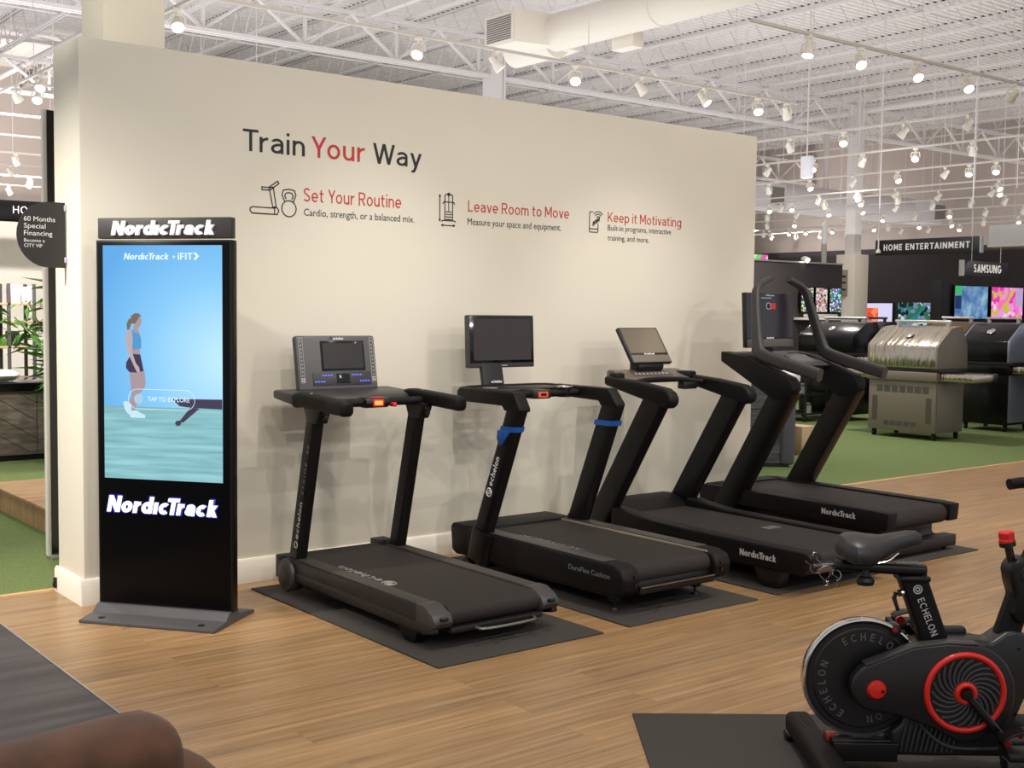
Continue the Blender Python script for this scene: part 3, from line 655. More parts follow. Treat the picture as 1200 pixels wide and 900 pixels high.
for sx, x0, x1 in ((-1, .91, 1.003), (1, 1.507, 1.60)):
    r = build(MB().prism([(-.34, .10), (-.34, .185), (-.37, .193), (-1.60, .193), (-1.63, .18), (-1.63, .10)], 'x', x0, x1, .006), 'side_rail', M_BLK, T)
    t = MB()
    for k in range(6):
        a = x0+.012+k*.0125; t.box(a, a+.007, -1.59, -.40, .192, .1955, .001)
    build(t, 'rail_ribs', M_RIBS, r)
    o = -.008 if sx < 0 else .008; xa, xb = (x0-.004, x0+.03) if sx < 0 else (x1-.03, x1+.004)
    build(MB().prism([(-.45, .085), (-.45, .135), (-1.69, .118), (-1.695, .085), (-1.62, .07)], 'x', xa, xb, .005), 'skirt', M_BLK, T)
    e = MB().prism([(-1.56, .10), (-1.56, .197), (-1.62, .197), (-1.69, .165), (-1.708, .14), (-1.708, .115), (-1.68, .10)], 'x', x0-.003, x1+.003, .008); build(e, 'end_cap', M_DGREY, T)
    xm = (x0+x1)/2
    t = MB().cyl((xm-.018, -1.71, .148), (xm+.018, -1.71, .148), .008); t.box(x0+.01, x1-.005, -1.711, -1.70, .117, .128); build(t, 'cap_inset', M_BLKG, T)
    build(MB().prism([(-1.39, .075), (-1.56, .075), (-1.53, .012), (-1.50, .008), (-1.45, .008)], 'x', xm-.035, xm+.035, .006), 'rear_foot', M_BLKM, T)
    h = MB().lathe([(.0, 0), (.055, .0), (.062, .004), (.078, .004), (.084, .012), (.084, .075), (.07, .085), (0, .085)], (x0-.02 if sx < 0 else x1+.02, -.375, .105), (1, 0, 0) if sx < 0 else (-1, 0, 0), 32)
    hub = build(h, 'pivot_hub', M_DGREY, T)
    h = MB().lathe([(0, 0), (.046, 0), (.05, -.004), (.05, -.001), (.03, .003), (0, .003)], (x0-.021 if sx < 0 else x1+.021, -.375, .105), (-1, 0, 0) if sx < 0 else (1, 0, 0), 28); build(h, 'hub_cap', M_BLK, hub)
    xu = .952 if sx < 0 else 1.553
    up = build(MB().sweep([(xu, -.40, .15), (xu, -.592, .93)], rr(.062, .085, .012), up=(0, 1, 0)), 'upright', M_SATIN, T)
    if sx < 0:
        d = Vector((0, -.192, .78)).normalized(); yd = Vector((0, d.z, -d.y))
        t = MB(); stext(t, 'echelon', Vector((xu-.0315, -.456, .30))-yd*.012, d, yd, .20, .032, .15, .0006); t.ring(Vector((xu-.0315, -.445, .27)), NX, .016, .003, 20, 4); build(t, 'upright_logo', M_SILV, up)
        t = MB(); t.text('STRIDE', Vector((xu-.0315, -.513, .535))-yd*.012, d, yd, .17, .022, .0006, 0, space=1.3)
        t.text('6S', Vector((xu-.0315, -.565, .745))-yd*.012, d, yd, .045, .022, .0006, 0); build(t, 'upright_lettering', M_GLET, up)
    build(MB().prism([(-.52, .985), (-.70, .985), (-.655, .90), (-.56, .90)], 'x', xu-.033, xu+.033, .006), 'upright_bracket', M_BLK, T)
    t = MB().box(xu-.02, xu+.02, -.70, -.65, .945, .965, .004); t.box(xu-.012, xu+.012, -.70, -.665, .92, .945, .004); build(t, 'fold_latch', M_BLK, T)
    xh = .925 if sx < 0 else 1.585
    hr = build(MB().sweep(bez([(xh, -.44, 1.0), (xh, -.52, 1.012), (xh, -.72, 1.005), (xh, -.90, .997), (xh, -.952, .995)], 3), rr(.075, .075, .025), scale=[.72]+[1]*11+[.6]), 'handrail', M_BLKM, T)
    build(MB().lathe([(.0, .006), (.008, .005), (.011, 0)], (xh, -.60, 1.043), NZ, 12), 'speed_button', M_EGREEN, hr)
build(MB().box(1.0, 1.51, -1.70, -1.64, .075, .10, .004), 'rear_crossmember', M_BLK, T); build(MB().tube(bez([(1.13, -1.69, .085), (1.17, -1.735, .082), (1.42, -1.735, .082), (1.46, -1.69, .085)], 4), .007), 'lift_handle', mat('handle_grey_metal', rgb(120, 116, 110), .4, .7), T)
build(MB().box(.91, 1.0, -.30, -.24, .07, .19, .008), 'front_block', M_BLK, T); build(MB().box(1.507, 1.60, -.30, -.20, .07, .205, .008), 'front_block', M_BLK, T)
build(MB().tube([(.94, -.64, .995), (1.57, -.64, .995)], .021, 12), 'crossbar', M_BLKM, T)
s = build(MB().prism([(-.60, .97), (-.60, 1.018), (-.63, 1.022), (-.68, 1.016), (-.685, .99), (-.665, .968)], 'x', 1.19, 1.33, .006), 'pulse_sensor', M_BLK, T)
t = MB(); t.box(1.235, 1.285, -.6875, -.68, .982, 1.006, .004); build(t, 'display_light', M_EORANGE, s)
t = MB(); t.mi = 0; t.box(1.22, 1.30, -.67, -.64, 1.018, 1.0215, .001); t.box(1.227, 1.293, -.6865, -.68, .976, 1.012, .004); build(t, 'red_label', M_RED, s)
build(MB().box(1.338, 1.362, -.70, -.66, .972, .994, .006), 'safety_key', M_RED, s)
tr = MB().prism([(-.22, 1.0), (-.22, 1.045), (-.46, 1.035), (-.52, 1.02), (-.52, .985), (-.45, .975)], 'x', .905, 1.605, .014); build(tr, 'console_tray', M_DGREY, T)
cs = MB(); cs.X = frame((1.255, -.305, 1.035), (1, 0, 0), (0, .17, .985)); cs.box(-.242, .242, 0, .295, -.04, 0, .016, 4); con = build(cs, 'console', M_MGREY, T)
Mx = frame((1.255, -.305, 1.035), (1, 0, 0), (0, .17, .985))
t = MB(); t.X = Mx; t.box(-.098, .168, .105, .265, .0, .003, .003); build(t, 'screen_bezel', M_BLKG, con)
t = MB(); t.X = Mx; t.box(-.085, .155, .118, .252, .003, .0036); build(t, 'screen', M_SCR2, con)
t = MB(); t.X = Mx; t.box(-.155, .195, .028, .098, 0, .004, .002); build(t, 'key_panel', M_DGREY, con)
t = MB(); t.X = Mx; t.box(-.015, .065, .038, .09, .004, .0055, .001); build(t, 'key_display', M_BLKG, con)
for x0, z0 in ((-.10, .078), (-.145, .045), (.078, .078), (.125, .045)):
    t = MB(); t.X = Mx
    for k in range(4): t.box(x0+k*.0165, x0+.011+k*.0165, z0, z0+.007, .004, .0048)
    build(t, 'key_lights', M_EBLUE, con)
t = MB(); t.X = Mx
for x0 in (-.222, .205):
    t.sweep([(x0+a, b, .0005) for a, b in ((0, .045), (.022, .045), (.022, .28), (0, .28))], [(-.0008, 0), (.0008, 0), (.0008, .0006), (-.0008, .0006)], up=(0, 0, 1), closed=True)
    for k in range(10): t.box(x0+.008, x0+.014, .08+k*.02, .085+k*.02, 0, .0008)
    for a in (.003, .013):
        for bb_ in (.05, .062): t.box(x0+a, x0+a+.007, bb_, bb_+.008, 0, .0008)
build(t, 'scale_marks', M_SILV, con)
t = MB(); t.X = Mx; stext(t, 'echelon', (-.017, .271, 0), (1, 0, 0), (0, 1, 0), .062, .014, .18, .0005); t.mi = 1; t.cyl((-.03, .278, .0), (-.03, .278, .0012), .009); build(t, 'console_logo', [M_WHITE, glow('echelon_blue', rgb(40, 130, 210), .3)], con)

# ================================================================ TREADMILL 2
T = thing('treadmill', 'black treadmill with blue straps on its uprights and a square upright monitor', 'treadmill', (2.335, -1.1, .008))
xl, xr = 1.955, 2.715
build(MB().prism([(-.42, .06), (-.42, .23), (-1.70, .22), (-1.72, .13), (-1.66, .08)], 'x', 2.0, 2.67, .006), 'deck_frame', M_BLK, T)
b = build(belt_prism(2.075, 2.595, -.32, -1.725, .193, .054), 'running_belt', M_BELT, T)
t = MB(); t.text('ACTIVERUN', (2.118, -1.30, .2475), (0, 1, 0), (-1, 0, 0), .50, .032, .0005, .01, .2, space=1.1); build(t, 'belt_logo', M_GLET, b)
t = MB()
for sx, x0, x1 in ((-1, xl, 2.07), (1, 2.60, xr)):
    pl = build(MB().prism([(-.50, .09), (-.50, .255), (-1.68, .255), (-1.74, .235), (-1.765, .19), (-1.75, .125), (-1.70, .105), (-1.5, .10)], 'x', x0, x1, .014, 3), 'side_rail', M_BLKM, T)
    if sx < 0:
        tt = MB(); tt.text('DuroFlex Cushion', (xl-.0002, -1.365, .182), (0, -1, 0), (0, 0, 1), .30, .026, .0005, 0); build(tt, 'rail_lettering', M_GLET, pl)
    build(MB().box(min(x0, x1)+.012, max(x0, x1)-.012, -1.60, -.55, .254, .258, .001), 'foot_strip', M_DGREY, T)
    xm = (x0+x1)/2+sx*(-.02)
    tt = MB().cyl((xm, -1.768, .20), (xm, -1.755, .20), .009); tt.cyl((xm, -1.768, .165), (xm, -1.755, .165), .009); build(tt, 'cap_bolt', M_BLKG, T)
    xu = xl+.025 if sx < 0 else xr-.045
    build(MB().sweep([(xu, -.60, .085), (xu, -.645, .262)], rr(.095, .17, .03), up=(0, 1, 0)), 'upright_socket', M_SATIN, T)
    sec = rr(.074, .128, .036, 5) if sx < 0 else rr(.066, .124, .012, 2)
    up = build(MB().sweep([(xu, -.60, .20), (xu, -.912, .962)], sec, up=(0, 1, 0)), 'upright', M_SATIN, T)
    build(MB().rings([[Vector((xu+a, -.60-(z-.20)*.4094+b, z)) for a, b in rr(.088, .152, .042 if sx < 0 else .014, 4)] for z in (.826, .854)]), 'blue_strap', M_BLUE, T)
    if sx < 0:
        build(MB().prism([(-.792, .83), (-.90, .83), (-.858, .785), (-.83, .752), (-.80, .752), (-.785, .79)], 'x', xu-.046, xu-.036, .002), 'strap_tag', M_BLUE, T)
        d = Vector((0, -.305, .745)).normalized(); yd = Vector((0, d.z, -d.y)); tt = MB()
        o_ = Vector((xu-.0392, -.715, .485)); stext(tt, 'echelon', o_-yd*.012+d*.04, d, yd, .175, .036, .16, .0006); tt.ring(o_, NX, .022, .004, 20, 4); tt.ring(o_, NX, .009, .003, 12, 4); build(tt, 'upright_lettering', M_WHITE, up)
        build(MB().prism([(-.835, .935), (-.972, .935), (-.972, .955), (-.922, 1.03), (-.90, 1.038), (-.42, 1.038), (-.42, .962), (-.815, .960)], 'x', xu-.039, xu+.039, .016, 4), 'handrail', M_BLKM, T)
        build(MB().sweep(bez([(xu, -.46, 1.0), (xu+.004, -.42, 1.0), (xu+.03, -.385, 1.0), (xu+.09, -.37, 1.0)], 4), rr(.074, .074, .03, 4), up=(0, .01, 1)), 'handrail_bend', M_BLKM, T)
    else:
        build(MB().prism([(-.835, .935), (-.965, .935), (-.965, .952), (-.895, 1.036), (-.40, 1.036), (-.40, .972), (-.815, .962)], 'x', xu-.037, xu+.037, .008), 'handrail', M_BLKM, T)
build(MB().sweep(bez([(1.99, -.40, 1.01), (2.08, -.36, 1.015), (2.335, -.345, 1.015), (2.60, -.36, 1.015), (2.68, -.42, 1.01)], 4), rr(.05, .05, .02)), 'front_bar', M_BLKM, T)
build(MB().prism([(2.10, -.34), (2.58, -.34), (2.62, -.50), (2.50, -.56), (2.20, -.56), (2.06, -.50)], 'z', 1.0, 1.03, .01), 'console_tray', M_BLK, T)
build(MB().tube([(2.02, -.64, 1.0), (2.66, -.64, 1.0)], .02, 12), 'crossbar', M_BLKM, T)
s = build(MB().box(2.27, 2.40, -.69, -.52, .975, 1.025, .012), 'sensor_pod', M_BLK, T)
build(MB().box(2.30, 2.37, -.694, -.685, .984, 1.016, .006), 'display_light', glow('orange_red_led', rgb(235, 92, 50), .9), s); build(MB().box(2.315, 2.355, -.696, -.69, .992, 1.008, .002), 'display_glass', M_BLKG, s)
t = MB().lathe([(.036, -.055), (.042, 0), (.05, .004), (.044, .006), (.038, -.0), (.032, -.05), (.0, -.052)], (2.545, -.62, 1.03), NZ, 24); build(t, 'cup_holder', M_BLK, T)
build(MB().ring((2.545, -.62, 1.034), NZ, .046, .005, 28, 6), 'cup_rim', M_CHROME, T)
build(MB().lathe([(0, .004), (.04, .004), (.046, 0)], (2.13, -.47, 1.03), NZ, 20), 'tray_cap', M_ALU, T)
build(MB().sweep([(2.255, -.33, 1.02), (2.255, -.30, 1.16)], rr(.15, .03, .006), up=(0, 1, 0)), 'monitor_mount', M_BLK, T)
Mx = frame((2.335, -.315, 1.135), (1, 0, 0), (0, .05, .998))
t = MB(); t.X = Mx; t.box(-.24, .24, 0, .305, -.045, 0, .008, 3); mo = build(t, 'monitor', M_DGREY, T)
t = MB(); t.X = Mx; t.box(-.234, .234, .028, .300, 0, .002, .001); build(t, 'screen_bezel', M_BLKG, mo)
t = MB(); t.X = Mx; t.box(-.208, .214, .043, .284, .002, .0026); build(t, 'screen', M_SCR2, mo)
t = MB(); t.X = Mx
for k in range(4): t.box(-.025+k*.016, -.016+k*.016, .010, .014, 0, .0012)
build(t, 'button_marks', M_WHITE, mo)
t = MB(); t.X = frame((2.255, -.349, 1.055), (1, 0, 0), (0, .2, .98)); stext(t, 'echelon', (-.03, -.006, .004), (1, 0, 0), (0, 1, 0), .075, .015, .18, .0005); build(t, 'mount_logo', M_WHITE, mo)
build(MB().prism([(-.30, .10), (-.285, .235), (-.31, .258), (-.56, .262), (-.56, .09), (-.34, .08)], 'x', 1.99, 2.68, .012), 'motor_hood', M_BLKM, T)
build(MB().box(2.075, 2.60, -1.755, -1.735, .105, .145, .006), 'rear_crossmember', M_SATIN, T)
build(MB().tube([(2.08, -1.76, .14), (2.594, -1.76, .14)], .002, 6), 'trim_rod', mat('rod_brown', rgb(120, 92, 66), .5), T)
for x in (2.05, 2.62):
    t = MB(); screw_foot(t, x, -1.60, .11); t.lathe([(.03, 0), (.034, .01), (.034, .03), (.022, .036)], (x, -1.60, .05), NZ, 8); build(t, 'levelling_foot', M_BLK, T)
for x in (1.99, 2.68): build(MB().cyl((x-.02, -.47, .045), (x+.02, -.47, .045), .037, n=20), 'transport_wheel', M_BLKG, T)
for x in (2.596,): build(MB().box(x-.004, x+.004, -1.70, -.5, .247, .256), 'belt_edge_trim', mat('pale_edge_trim', rgb(150, 138, 118), .5), T)

# ================================================================ TREADMILL 3
T = thing('treadmill', 'black treadmill with curved arms and a small tilted silver-grey screen', 'treadmill', (3.42, -1.2, .008))
xl, xr = 3.04, 3.80
build(MB().prism([(-.36, .07), (-.36, .20), (-1.95, .20), (-1.97, .14), (-1.9, .09)], 'x', xl+.06, xr-.06, .006), 'deck_frame', M_BLK, T)
b = build(belt_prism(3.145, 3.70, -.48, -1.96, .172, .046), 'running_belt', M_BELT, T)
t = MB()
for k in range(4): t.box(3.50+k*.03, 3.515+k*.03, -1.36, -1.29, .218, .2188)
build(t, 'belt_mark', M_GLET, b)
for sx, x0, x1 in ((-1, xl, 3.14), (1, 3.705, xr)):
    P = [(-.50, .12), (-.50, .272)]+[(-.58, .268), (-.70, .252), (-.85, .24), (-1.1, .235), (-1.96, .232), (-2.0, .222), (-2.01, .20), (-1.97, .115), (-1.90, .105)]
    sr = build(MB().prism(P, 'x', x0, x1, .010, 3), 'side_rail', M_BLKM, T)
    if sx < 0:
        tt = MB(); nlogo(tt, (xl-.0004, -1.535, .153), (0, -1, 0), (0, 0, 1), .25, .036, .0006, .2, .0); build(tt, 'rail_logo', M_SILV, sr)
    xu = xl+.04 if sx < 0 else xr-.035
    up = build(MB().sweep([(xu, -.335, .13), (xu, -.855, .972)], rr(.075, .155, .012, 3), up=(0, 1, 0)), 'upright', M_SATIN, T)
    build(MB().prism([(-.415, 1.072), (-.42, 1.018), (-.72, .955), (-.95, .905), (-.982, .93), (-.99, .965), (-.97, 1.0), (-.925, 1.024), (-.70, 1.052)], 'x', xu-.042, xu+.042, .020, 4), 'handrail', M_BLKM, T)
    build(MB().prism([(-1.62, .11), (-1.82, .11), (-1.80, .02), (-1.77, .008), (-1.70, .008), (-1.67, .02)], 'x', x0+.01, x1-.02, .006), 'rear_foot', M_BLK, T)
    build(MB().cyl((xu-.02, -.30, .052), (xu+.02, -.30, .052), .044, n=20), 'transport_wheel', M_BLKG, T)
build(MB().prism([(-.22, .10), (-.22, .25), (-.27, .285), (-.36, .288), (-.42, .27), (-.50, .222), (-.50, .12)], 'x', xl+.07, xr-.07, .012), 'motor_hood', M_BLKM, T)
M_TRAY = mat('warm_grey_tray', rgb(104, 94, 86), .35)
tr = [(3.06, -.50), (3.09, -.41), (3.18, -.35), (3.32, -.32), (3.52, -.32), (3.66, -.35), (3.75, -.41), (3.78, -.50), (3.70, -.50), (3.64, -.42), (3.50, -.385), (3.34, -.385), (3.20, -.42), (3.14, -.50)]
build(MB().prism(tr, 'z', 1.045, 1.092, .012), 'console_rim', M_BLKM, T)
cp = build(MB().prism([(-.345, 1.05), (-.345, 1.098), (-.37, 1.106), (-.41, 1.102), (-.515, 1.045), (-.515, 1.025), (-.42, 1.04)], 'x', 3.13, 3.71, .006), 'console_panel', M_TRAY, T)
Mk = frame((3.42, -.515, 1.0455), (1, 0, 0), (0, .879, .477))
t = MB(); t.X = Mk; t.box(-.17, .17, .045, .095, 0, .003, .001); kp = build(t, 'key_panel', mat('key_panel_brown', rgb(82, 74, 68), .4), cp)
t = MB(); t.X = Mk
for k in range(9): t.box(-.15+k*.034, -.137+k*.034, .062, .076, .003, .0038)
build(t, 'key_marks', M_SILV, kp)
build(MB().sweep(bez([(3.12, -.60, 1.03), (3.25, -.555, 1.045), (3.42, -.54, 1.05), (3.59, -.555, 1.045), (3.72, -.60, 1.03)], 4), rr(.04, .03, .012)), 'front_handle', M_BLKM, T)
build(MB().box(3.56, 3.68, -.60, -.54, .985, 1.03, .006), 'pulse_pod', M_BLK, T)
build(MB().prism([(-.42, 1.08), (-.36, 1.08), (-.365, 1.20), (-.40, 1.20), (-.445, 1.15), (-.45, 1.12)], 'x', 3.31, 3.53, .006), 'screen_mount', M_BLK, T)
Mx = frame((3.42, -.462, 1.15), (1, 0, 0), (0, .57, .82))
t = MB(); t.X = Mx; t.box(-.172, .172, 0, .265, -.028, 0, .005); sc_ = build(t, 'tablet_screen', M_BLK, T)
t = MB(); t.X = Mx; t.box(-.158, .158, .072, .255, .0, .0015); build(t, 'screen', mat('screen_reflective', rgb(150, 142, 128), .12, .7), sc_)
t = MB(); t.X = Mx; t.box(-.165, .165, .004, .056, 0, .003, .002); build(t, 'speaker_bar', mat('speaker_grey', rgb(112, 102, 92), .6, bump=.5, nscale=900), sc_)
t = MB(); t.X = Mx; nlogo(t, (-.045, .059, 0), (1, 0, 0), (0, 1, 0), .09, .012, .002); build(t, 'screen_logo', M_WHITE, sc_)
build(MB().box(3.146, 3.70, -1.97, -1.945, .11, .14, .005), 'rear_crossmember', mat('rear_tan', rgb(80, 60, 46), .5), T)

# ================================================================ TREADMILL 4
T = thing('treadmill', 'large black incline treadmill with tall curved grab bars at the right end of the row', 'treadmill', (4.5, -1.0, .008))
xl, xr = 4.12, 4.88
build(MB().prism([(-.30, .05), (-.30, .16), (-1.60, .20), (-1.60, .12), (-1.35, .05)], 'x', xl+.10, xr-.10, .006), 'base_frame', M_BLK, T)
b = build(belt_prism(4.225, 4.775, -.32, -1.70, .232, .056), 'running_belt', M_BELT, T)
for sx, x0, x1 in ((-1, xl+.004, 4.22), (1, 4.78, xr-.004)):
    sr = build(MB().prism([(-.28, .20), (-.28, .30), (-1.62, .30), (-1.725, .295), (-1.715, .19), (-1.60, .185)], 'x', x0, x1, .006), 'side_rail', M_BLKM, T)
    if sx < 0:
        tt = MB(); nlogo(tt, (xl-.0004, -1.25, .235), (0, -1, 0), (0, 0, 1), .25, .036, .0006, .2, .0); build(tt, 'rail_logo', M_SILV, sr)
    xu = xl+.041 if sx < 0 else xr-.041
    up = build(MB().sweep([(xu, -.36, .03), (xu, -.93, .99)], rr(.09, .165, .008, 2), up=(0, 1, 0)), 'upright', M_SATIN, T)
    build(MB().prism([(-.40, 1.145), (-.40, 1.21), (-.60, 1.185), (-.965, 1.06), (-1.0, 1.02), (-1.005, .985), (-.955, .92), (-.86, .90), (-.77, .955)], 'x', xu-.047, xu+.047, .008), 'console_arm', M_BLKM, T)
    s = -sx
    pth = bez([(xu-.0*s, -1.18, 1.085), (xu, -1.0, 1.125), (xu, -.80, 1.172), (xu+.0*s, -.70, 1.21), (xu+.01*s, -.665, 1.28), (xu+.04*s, -.62, 1.45), (xu+.075*s, -.585, 1.60), (xu+.11*s, -.575, 1.645), (xu+.17*s, -.565, 1.675), (xu+.245*s, -.56, 1.70)], 4)
    n = len(pth); build(MB().sweep(pth, rr(.082, .054, .022, 4), up=(1, 0, 0), scale=[1.0 if i < n*.4 else 1.0-.35*min(1, (i-n*.4)/(n*.3)) for i in range(n)]), 'grab_bar', M_DGREY, T)
    build(MB().cyl((xu-.02, -.33, .052), (xu+.02, -.33, .052), .044, n=20), 'transport_wheel', M_BLKG, T)
build(MB().prism([(-.18, .10), (-.18, .27), (-.24, .30), (-.36, .30), (-.36, .12)], 'x', xl+.05, xr-.05, .010), 'motor_hood', M_BLKM, T)
build(MB().prism([(-.36, 1.13), (-.36, 1.205), (-.46, 1.205), (-.72, 1.145), (-.78, 1.12), (-.72, 1.09), (-.5, 1.12)], 'x', xl+.08, xr-.08, .010), 'console_tray', M_DGREY, T)
for x in (4.24, 4.76): build(MB().prism([(-.40, 1.2045), (-.50, 1.198), (-.50, 1.2005), (-.40, 1.2075)], 'x', x-.05, x+.05, .001), 'cup_holder', M_BLKG, T)
t = MB().prism([(-.60, 1.145), (-.76, 1.115), (-.76, 1.125), (-.60, 1.19)], 'x', 4.52, 4.74, .004); build(t, 'control_pod', M_MGREY, T)
t = MB().prism([(-.55, 1.165), (-.74, 1.118), (-.74, 1.124), (-.55, 1.176)], 'x', 4.30, 4.62, .003); build(t, 'key_panel', M_MGREY, T)
build(MB().box(4.42, 4.58, -.46, -.40, 1.18, 1.30, .006), 'screen_mount', M_BLK, T)
Mx = frame((4.5, -.50, 1.235), (1, 0, 0), (0, .06, .998))
t = MB(); t.X = Mx; t.box(-.243, .243, 0, .372, -.035, 0, .005); mo = build(t, 'console_screen', M_BLK, T)
t = MB(); t.X = Mx; t.box(-.238, .238, .066, .368, 0, .0015); build(t, 'screen', mat('screen_dim', rgb(30, 27, 30), .2, emit=rgb(62, 56, 60), es=.25), mo)
t = MB(); t.X = Mx; t.box(-.24, .24, .003, .058, 0, .004, .002); build(t, 'speaker_bar', mat('speaker_dark', rgb(84, 80, 74), .6), mo)
t = MB(); t.X = Mx; t.box(.0, .062, .262, .302, .0016, .0022); build(t, 'red_tile', glow('screen_red', rgb(200, 40, 50), .9), mo)
t = MB(); t.X = Mx; t.cyl((-.012, .282, .0016), (-.012, .282, .003), .024); t.box(-.085, .02, .335, .339, .0016, .0022); t.text('Welcome', (-.04, .350, .0014), (1, 0, 0), (0, 1, 0), .09, .012, .0004, .02); build(t, 'screen_words', glow('screen_white', rgb(200, 205, 220), .7), mo)
t = MB(); t.X = Mx; t.cyl((-.012, .282, .0028), (-.012, .282, .0034), .020); build(t, 'screen_badge', M_BLK, mo)
t = MB(); t.X = Mx; nlogo(t, (-.037, .0605, .001), (1, 0, 0), (0, 1, 0), .075, .01, .001); build(t, 'screen_logo', M_WHITE, mo)
t = MB().prism([(-1.30, .20), (-1.55, .20), (-1.62, .11), (-1.64, .035), (-1.70, .035), (-1.70, .095), (-1.60, .10)], 'x', xl+.12, xr-.12, .004); build(t, 'lift_leg', M_BLK, T)
build(MB().box(xl+.02, xr-.02, -1.72, -1.63, .03, .10, .006), 'rear_foot_bar', M_BLK, T)
for x in (xl+.08, xr-.08):
    t = MB(); screw_foot(t, x, -1.675, .04); build(t, 'levelling_foot', M_BLKG, T)
build(MB().cyl((4.225, -1.645, .232), (4.775, -1.645, .232), .0585, n=24), 'rear_roller', M_BELT, T)

# ================================================================ SPIN BIKE (local x = forward, y = away from the camera, z up)
BROT = -YAW
B = thing('exercise_bike', 'black spin bike with red ringed flywheel guard standing on the nearest rubber mat', 'exercise bike', (1.290, -3.570, .008), BROT)
def bp(t, name, m, par=None, **k): return build(t, name, m, par or B, world=False, **k)
# flywheel
f = bp(MB().lathe([(0, -.016), (.158, -.016), (.163, -.012), (.176, -.012), (.180, -.017), (.186, -.018), (.186, .018), (.165, .01), (0, .012)], (0, 0, .30), (0, 1, 0), 64), 'flywheel', mat('flywheel_black', rgb(20, 18, 19), .38))
bp(MB().lathe([(.186, -.0185), (.191, -.017), (.193, -.014), (.193, .014), (.191, .017), (.186, .0185)], (0, 0, .30), (0, 1, 0), 64, cap=False), 'rim', M_CHROME, f)
def arctext(t, s, R, a0, da, cap):
    for i, ch in enumerate(s):
        a = math.radians(a0-da*i); c = Vector((R*math.cos(a), -.0165, .30+R*math.sin(a)))
        stext(t, ch, c, (math.sin(a), 0, -math.cos(a)), (math.cos(a), 0, math.sin(a)), None, cap, .14, .0004, align='C')
for a_ in (118, 238, -2):
    t = MB(); arctext(t, 'ECHELON', .122, a_, 13, .024); bp(t, 'flywheel_lettering', mat('flywheel_letter', rgb(92, 90, 92), .5), f)
# frame: base tubes, spine, cowling
t = MB().sweep([(-.10, 0, .085), (.56, 0, .085)], rr(.09, .05, .008), up=(0, 0, 1)); bp(t, 'base_beam', M_SATIN)
for s in (-.055, .055):
    t = MB().sweep([(-.10, s, .075), (.10, s, .075)], rr(.022, .06, .004)); bp(t, 'flywheel_fork', M_SATIN)
def stab(x, name):
    t = MB().sweep([(x, -.27, .055), (x, .27, .055)], rr(.085, .075, .022, 4)); o = bp(t, name, M_BLKM)
    for s in (-.25, .25): bp(MB().box(x-.05, x+.05, s-.03, s+.03, 0, .035, .012), 'stabilizer_foot', M_BLKG, o)
    t = MB()
    for k in range(12):
        for q in range(3): t.box(x-.02+q*.014, x-.015+q*.014, .12+k*.01, .124+k*.01, .0915, .0935)
    bp(t, 'grip_dots', M_BLK, o); return o
stab(-.135, 'rear_stabilizer'); stab(.64, 'front_stabilizer')
t = MB().box(-.11, -.07, -.01, .03, .085, .115, .006); bp(t, 'reflector', mat('amber_red', rgb(150, 50, 30), .25))
shell = [(.15, .425), (.256, .436), (.352, .436), (.392, .428), (.438, .462), (.47, .468), (.53, .44), (.525, .33), (.51, .26), (.475, .175), (.44, .10), (.44, .06), (.115, .06), (.085, .10), (.085, .14), (.12, .17), (.14, .25)]
bp(MB().prism(shell, 'y', -.052, .052, .012, 3), 'frame_shell', mat('shell_black', rgb(27, 26, 26), .36))
bp(MB().sweep(bez([(.13, -.053, .22), (.163, -.053, .178), (.216, -.053, .121), (.281, -.053, .091), (.38, -.053, .088), (.44, -.053, .09)], 5), rr(.012, .016, .005), up=(0, 1, 0)), 'curved_spine', mat('spine_grey', rgb(58, 56, 58), .34))
t = MB()
for k in range(11):
    x = .125+k*.0155; h = .145-.085*(k/10)
    t.sweep([(x-.012, -.054, .075), (x, -.057, .075+h*.55), (x+.016, -.054, .075+h)] if k < 8 else [(x-.006, -.054, .075), (x+.008, -.055, .075+h)], rr(.006, .006, .002, 1), up=(0, 1, 0))
bp(t, 'cowling_fins', M_DGREY)
guard = arc(.02, .293, .078, 250, 110, 12)+[(.133, .424), (.24, .437), (.335, .432)]+arc(.297, .280, .160, 65, -95, 18)+[(.20, .165), (.084, .205)]
gd = bp(MB().prism(guard, 'y', -.092, -.046, .010, 3), 'belt_guard', mat('guard_black', rgb(27, 24, 25), .34))
bp(MB().prism([(-.02, .368), (.133, .428), (.24, .441), (.335, .437), (.335, .430), (.24, .433), (.133, .419), (-.014, .359)], 'y', -.094, -.05, .003), 'guard_edge', M_DGREY, gd)
bp(MB().ring((.297, -.093, .281), NY, .120, .010, 64, 10), 'red_ring', M_RED, gd)
bp(MB().cyl((.297, -.089, .281), (.297, -.0935, .281), .113, n=48), 'fan_dish', M_BLK, gd)
t = MB()
for k in range(22):
    a = 2*PI*k/22; P = []
    for i in range(6):
        q = i/5; R = .036+.072*q; b = a-.9*q
        P.append((.297+R*math.cos(b), -.0955, .281+R*math.sin(b)))
    t.sweep(P, rr(.009, .010, .003, 2), up=(0, 1, 0))
bp(t, 'fan_blades', M_DGREY, gd)
bp(MB().ring((.297, -.099, .281), NY, .027, .010, 36, 8), 'inner_ring', M_RED, gd)
bp(MB().lathe([(0, .012), (.024, .009), (.031, 0), (.031, -.01)], (.02, -.092, .286), NY, 32), 'hub_cap', M_RED, gd)
bp(MB().cyl((.036, -.104, .284), (.036, -.1045, .284), .005), 'cap_hole', M_BLKG, gd)
for x, z in ((.292, .424), (.478, .41), (.46, .33), (.475, .20)): bp(MB().cyl((x, -.053, z), (x, -.0535, z), .005), 'screw_hole', M_BLKG)
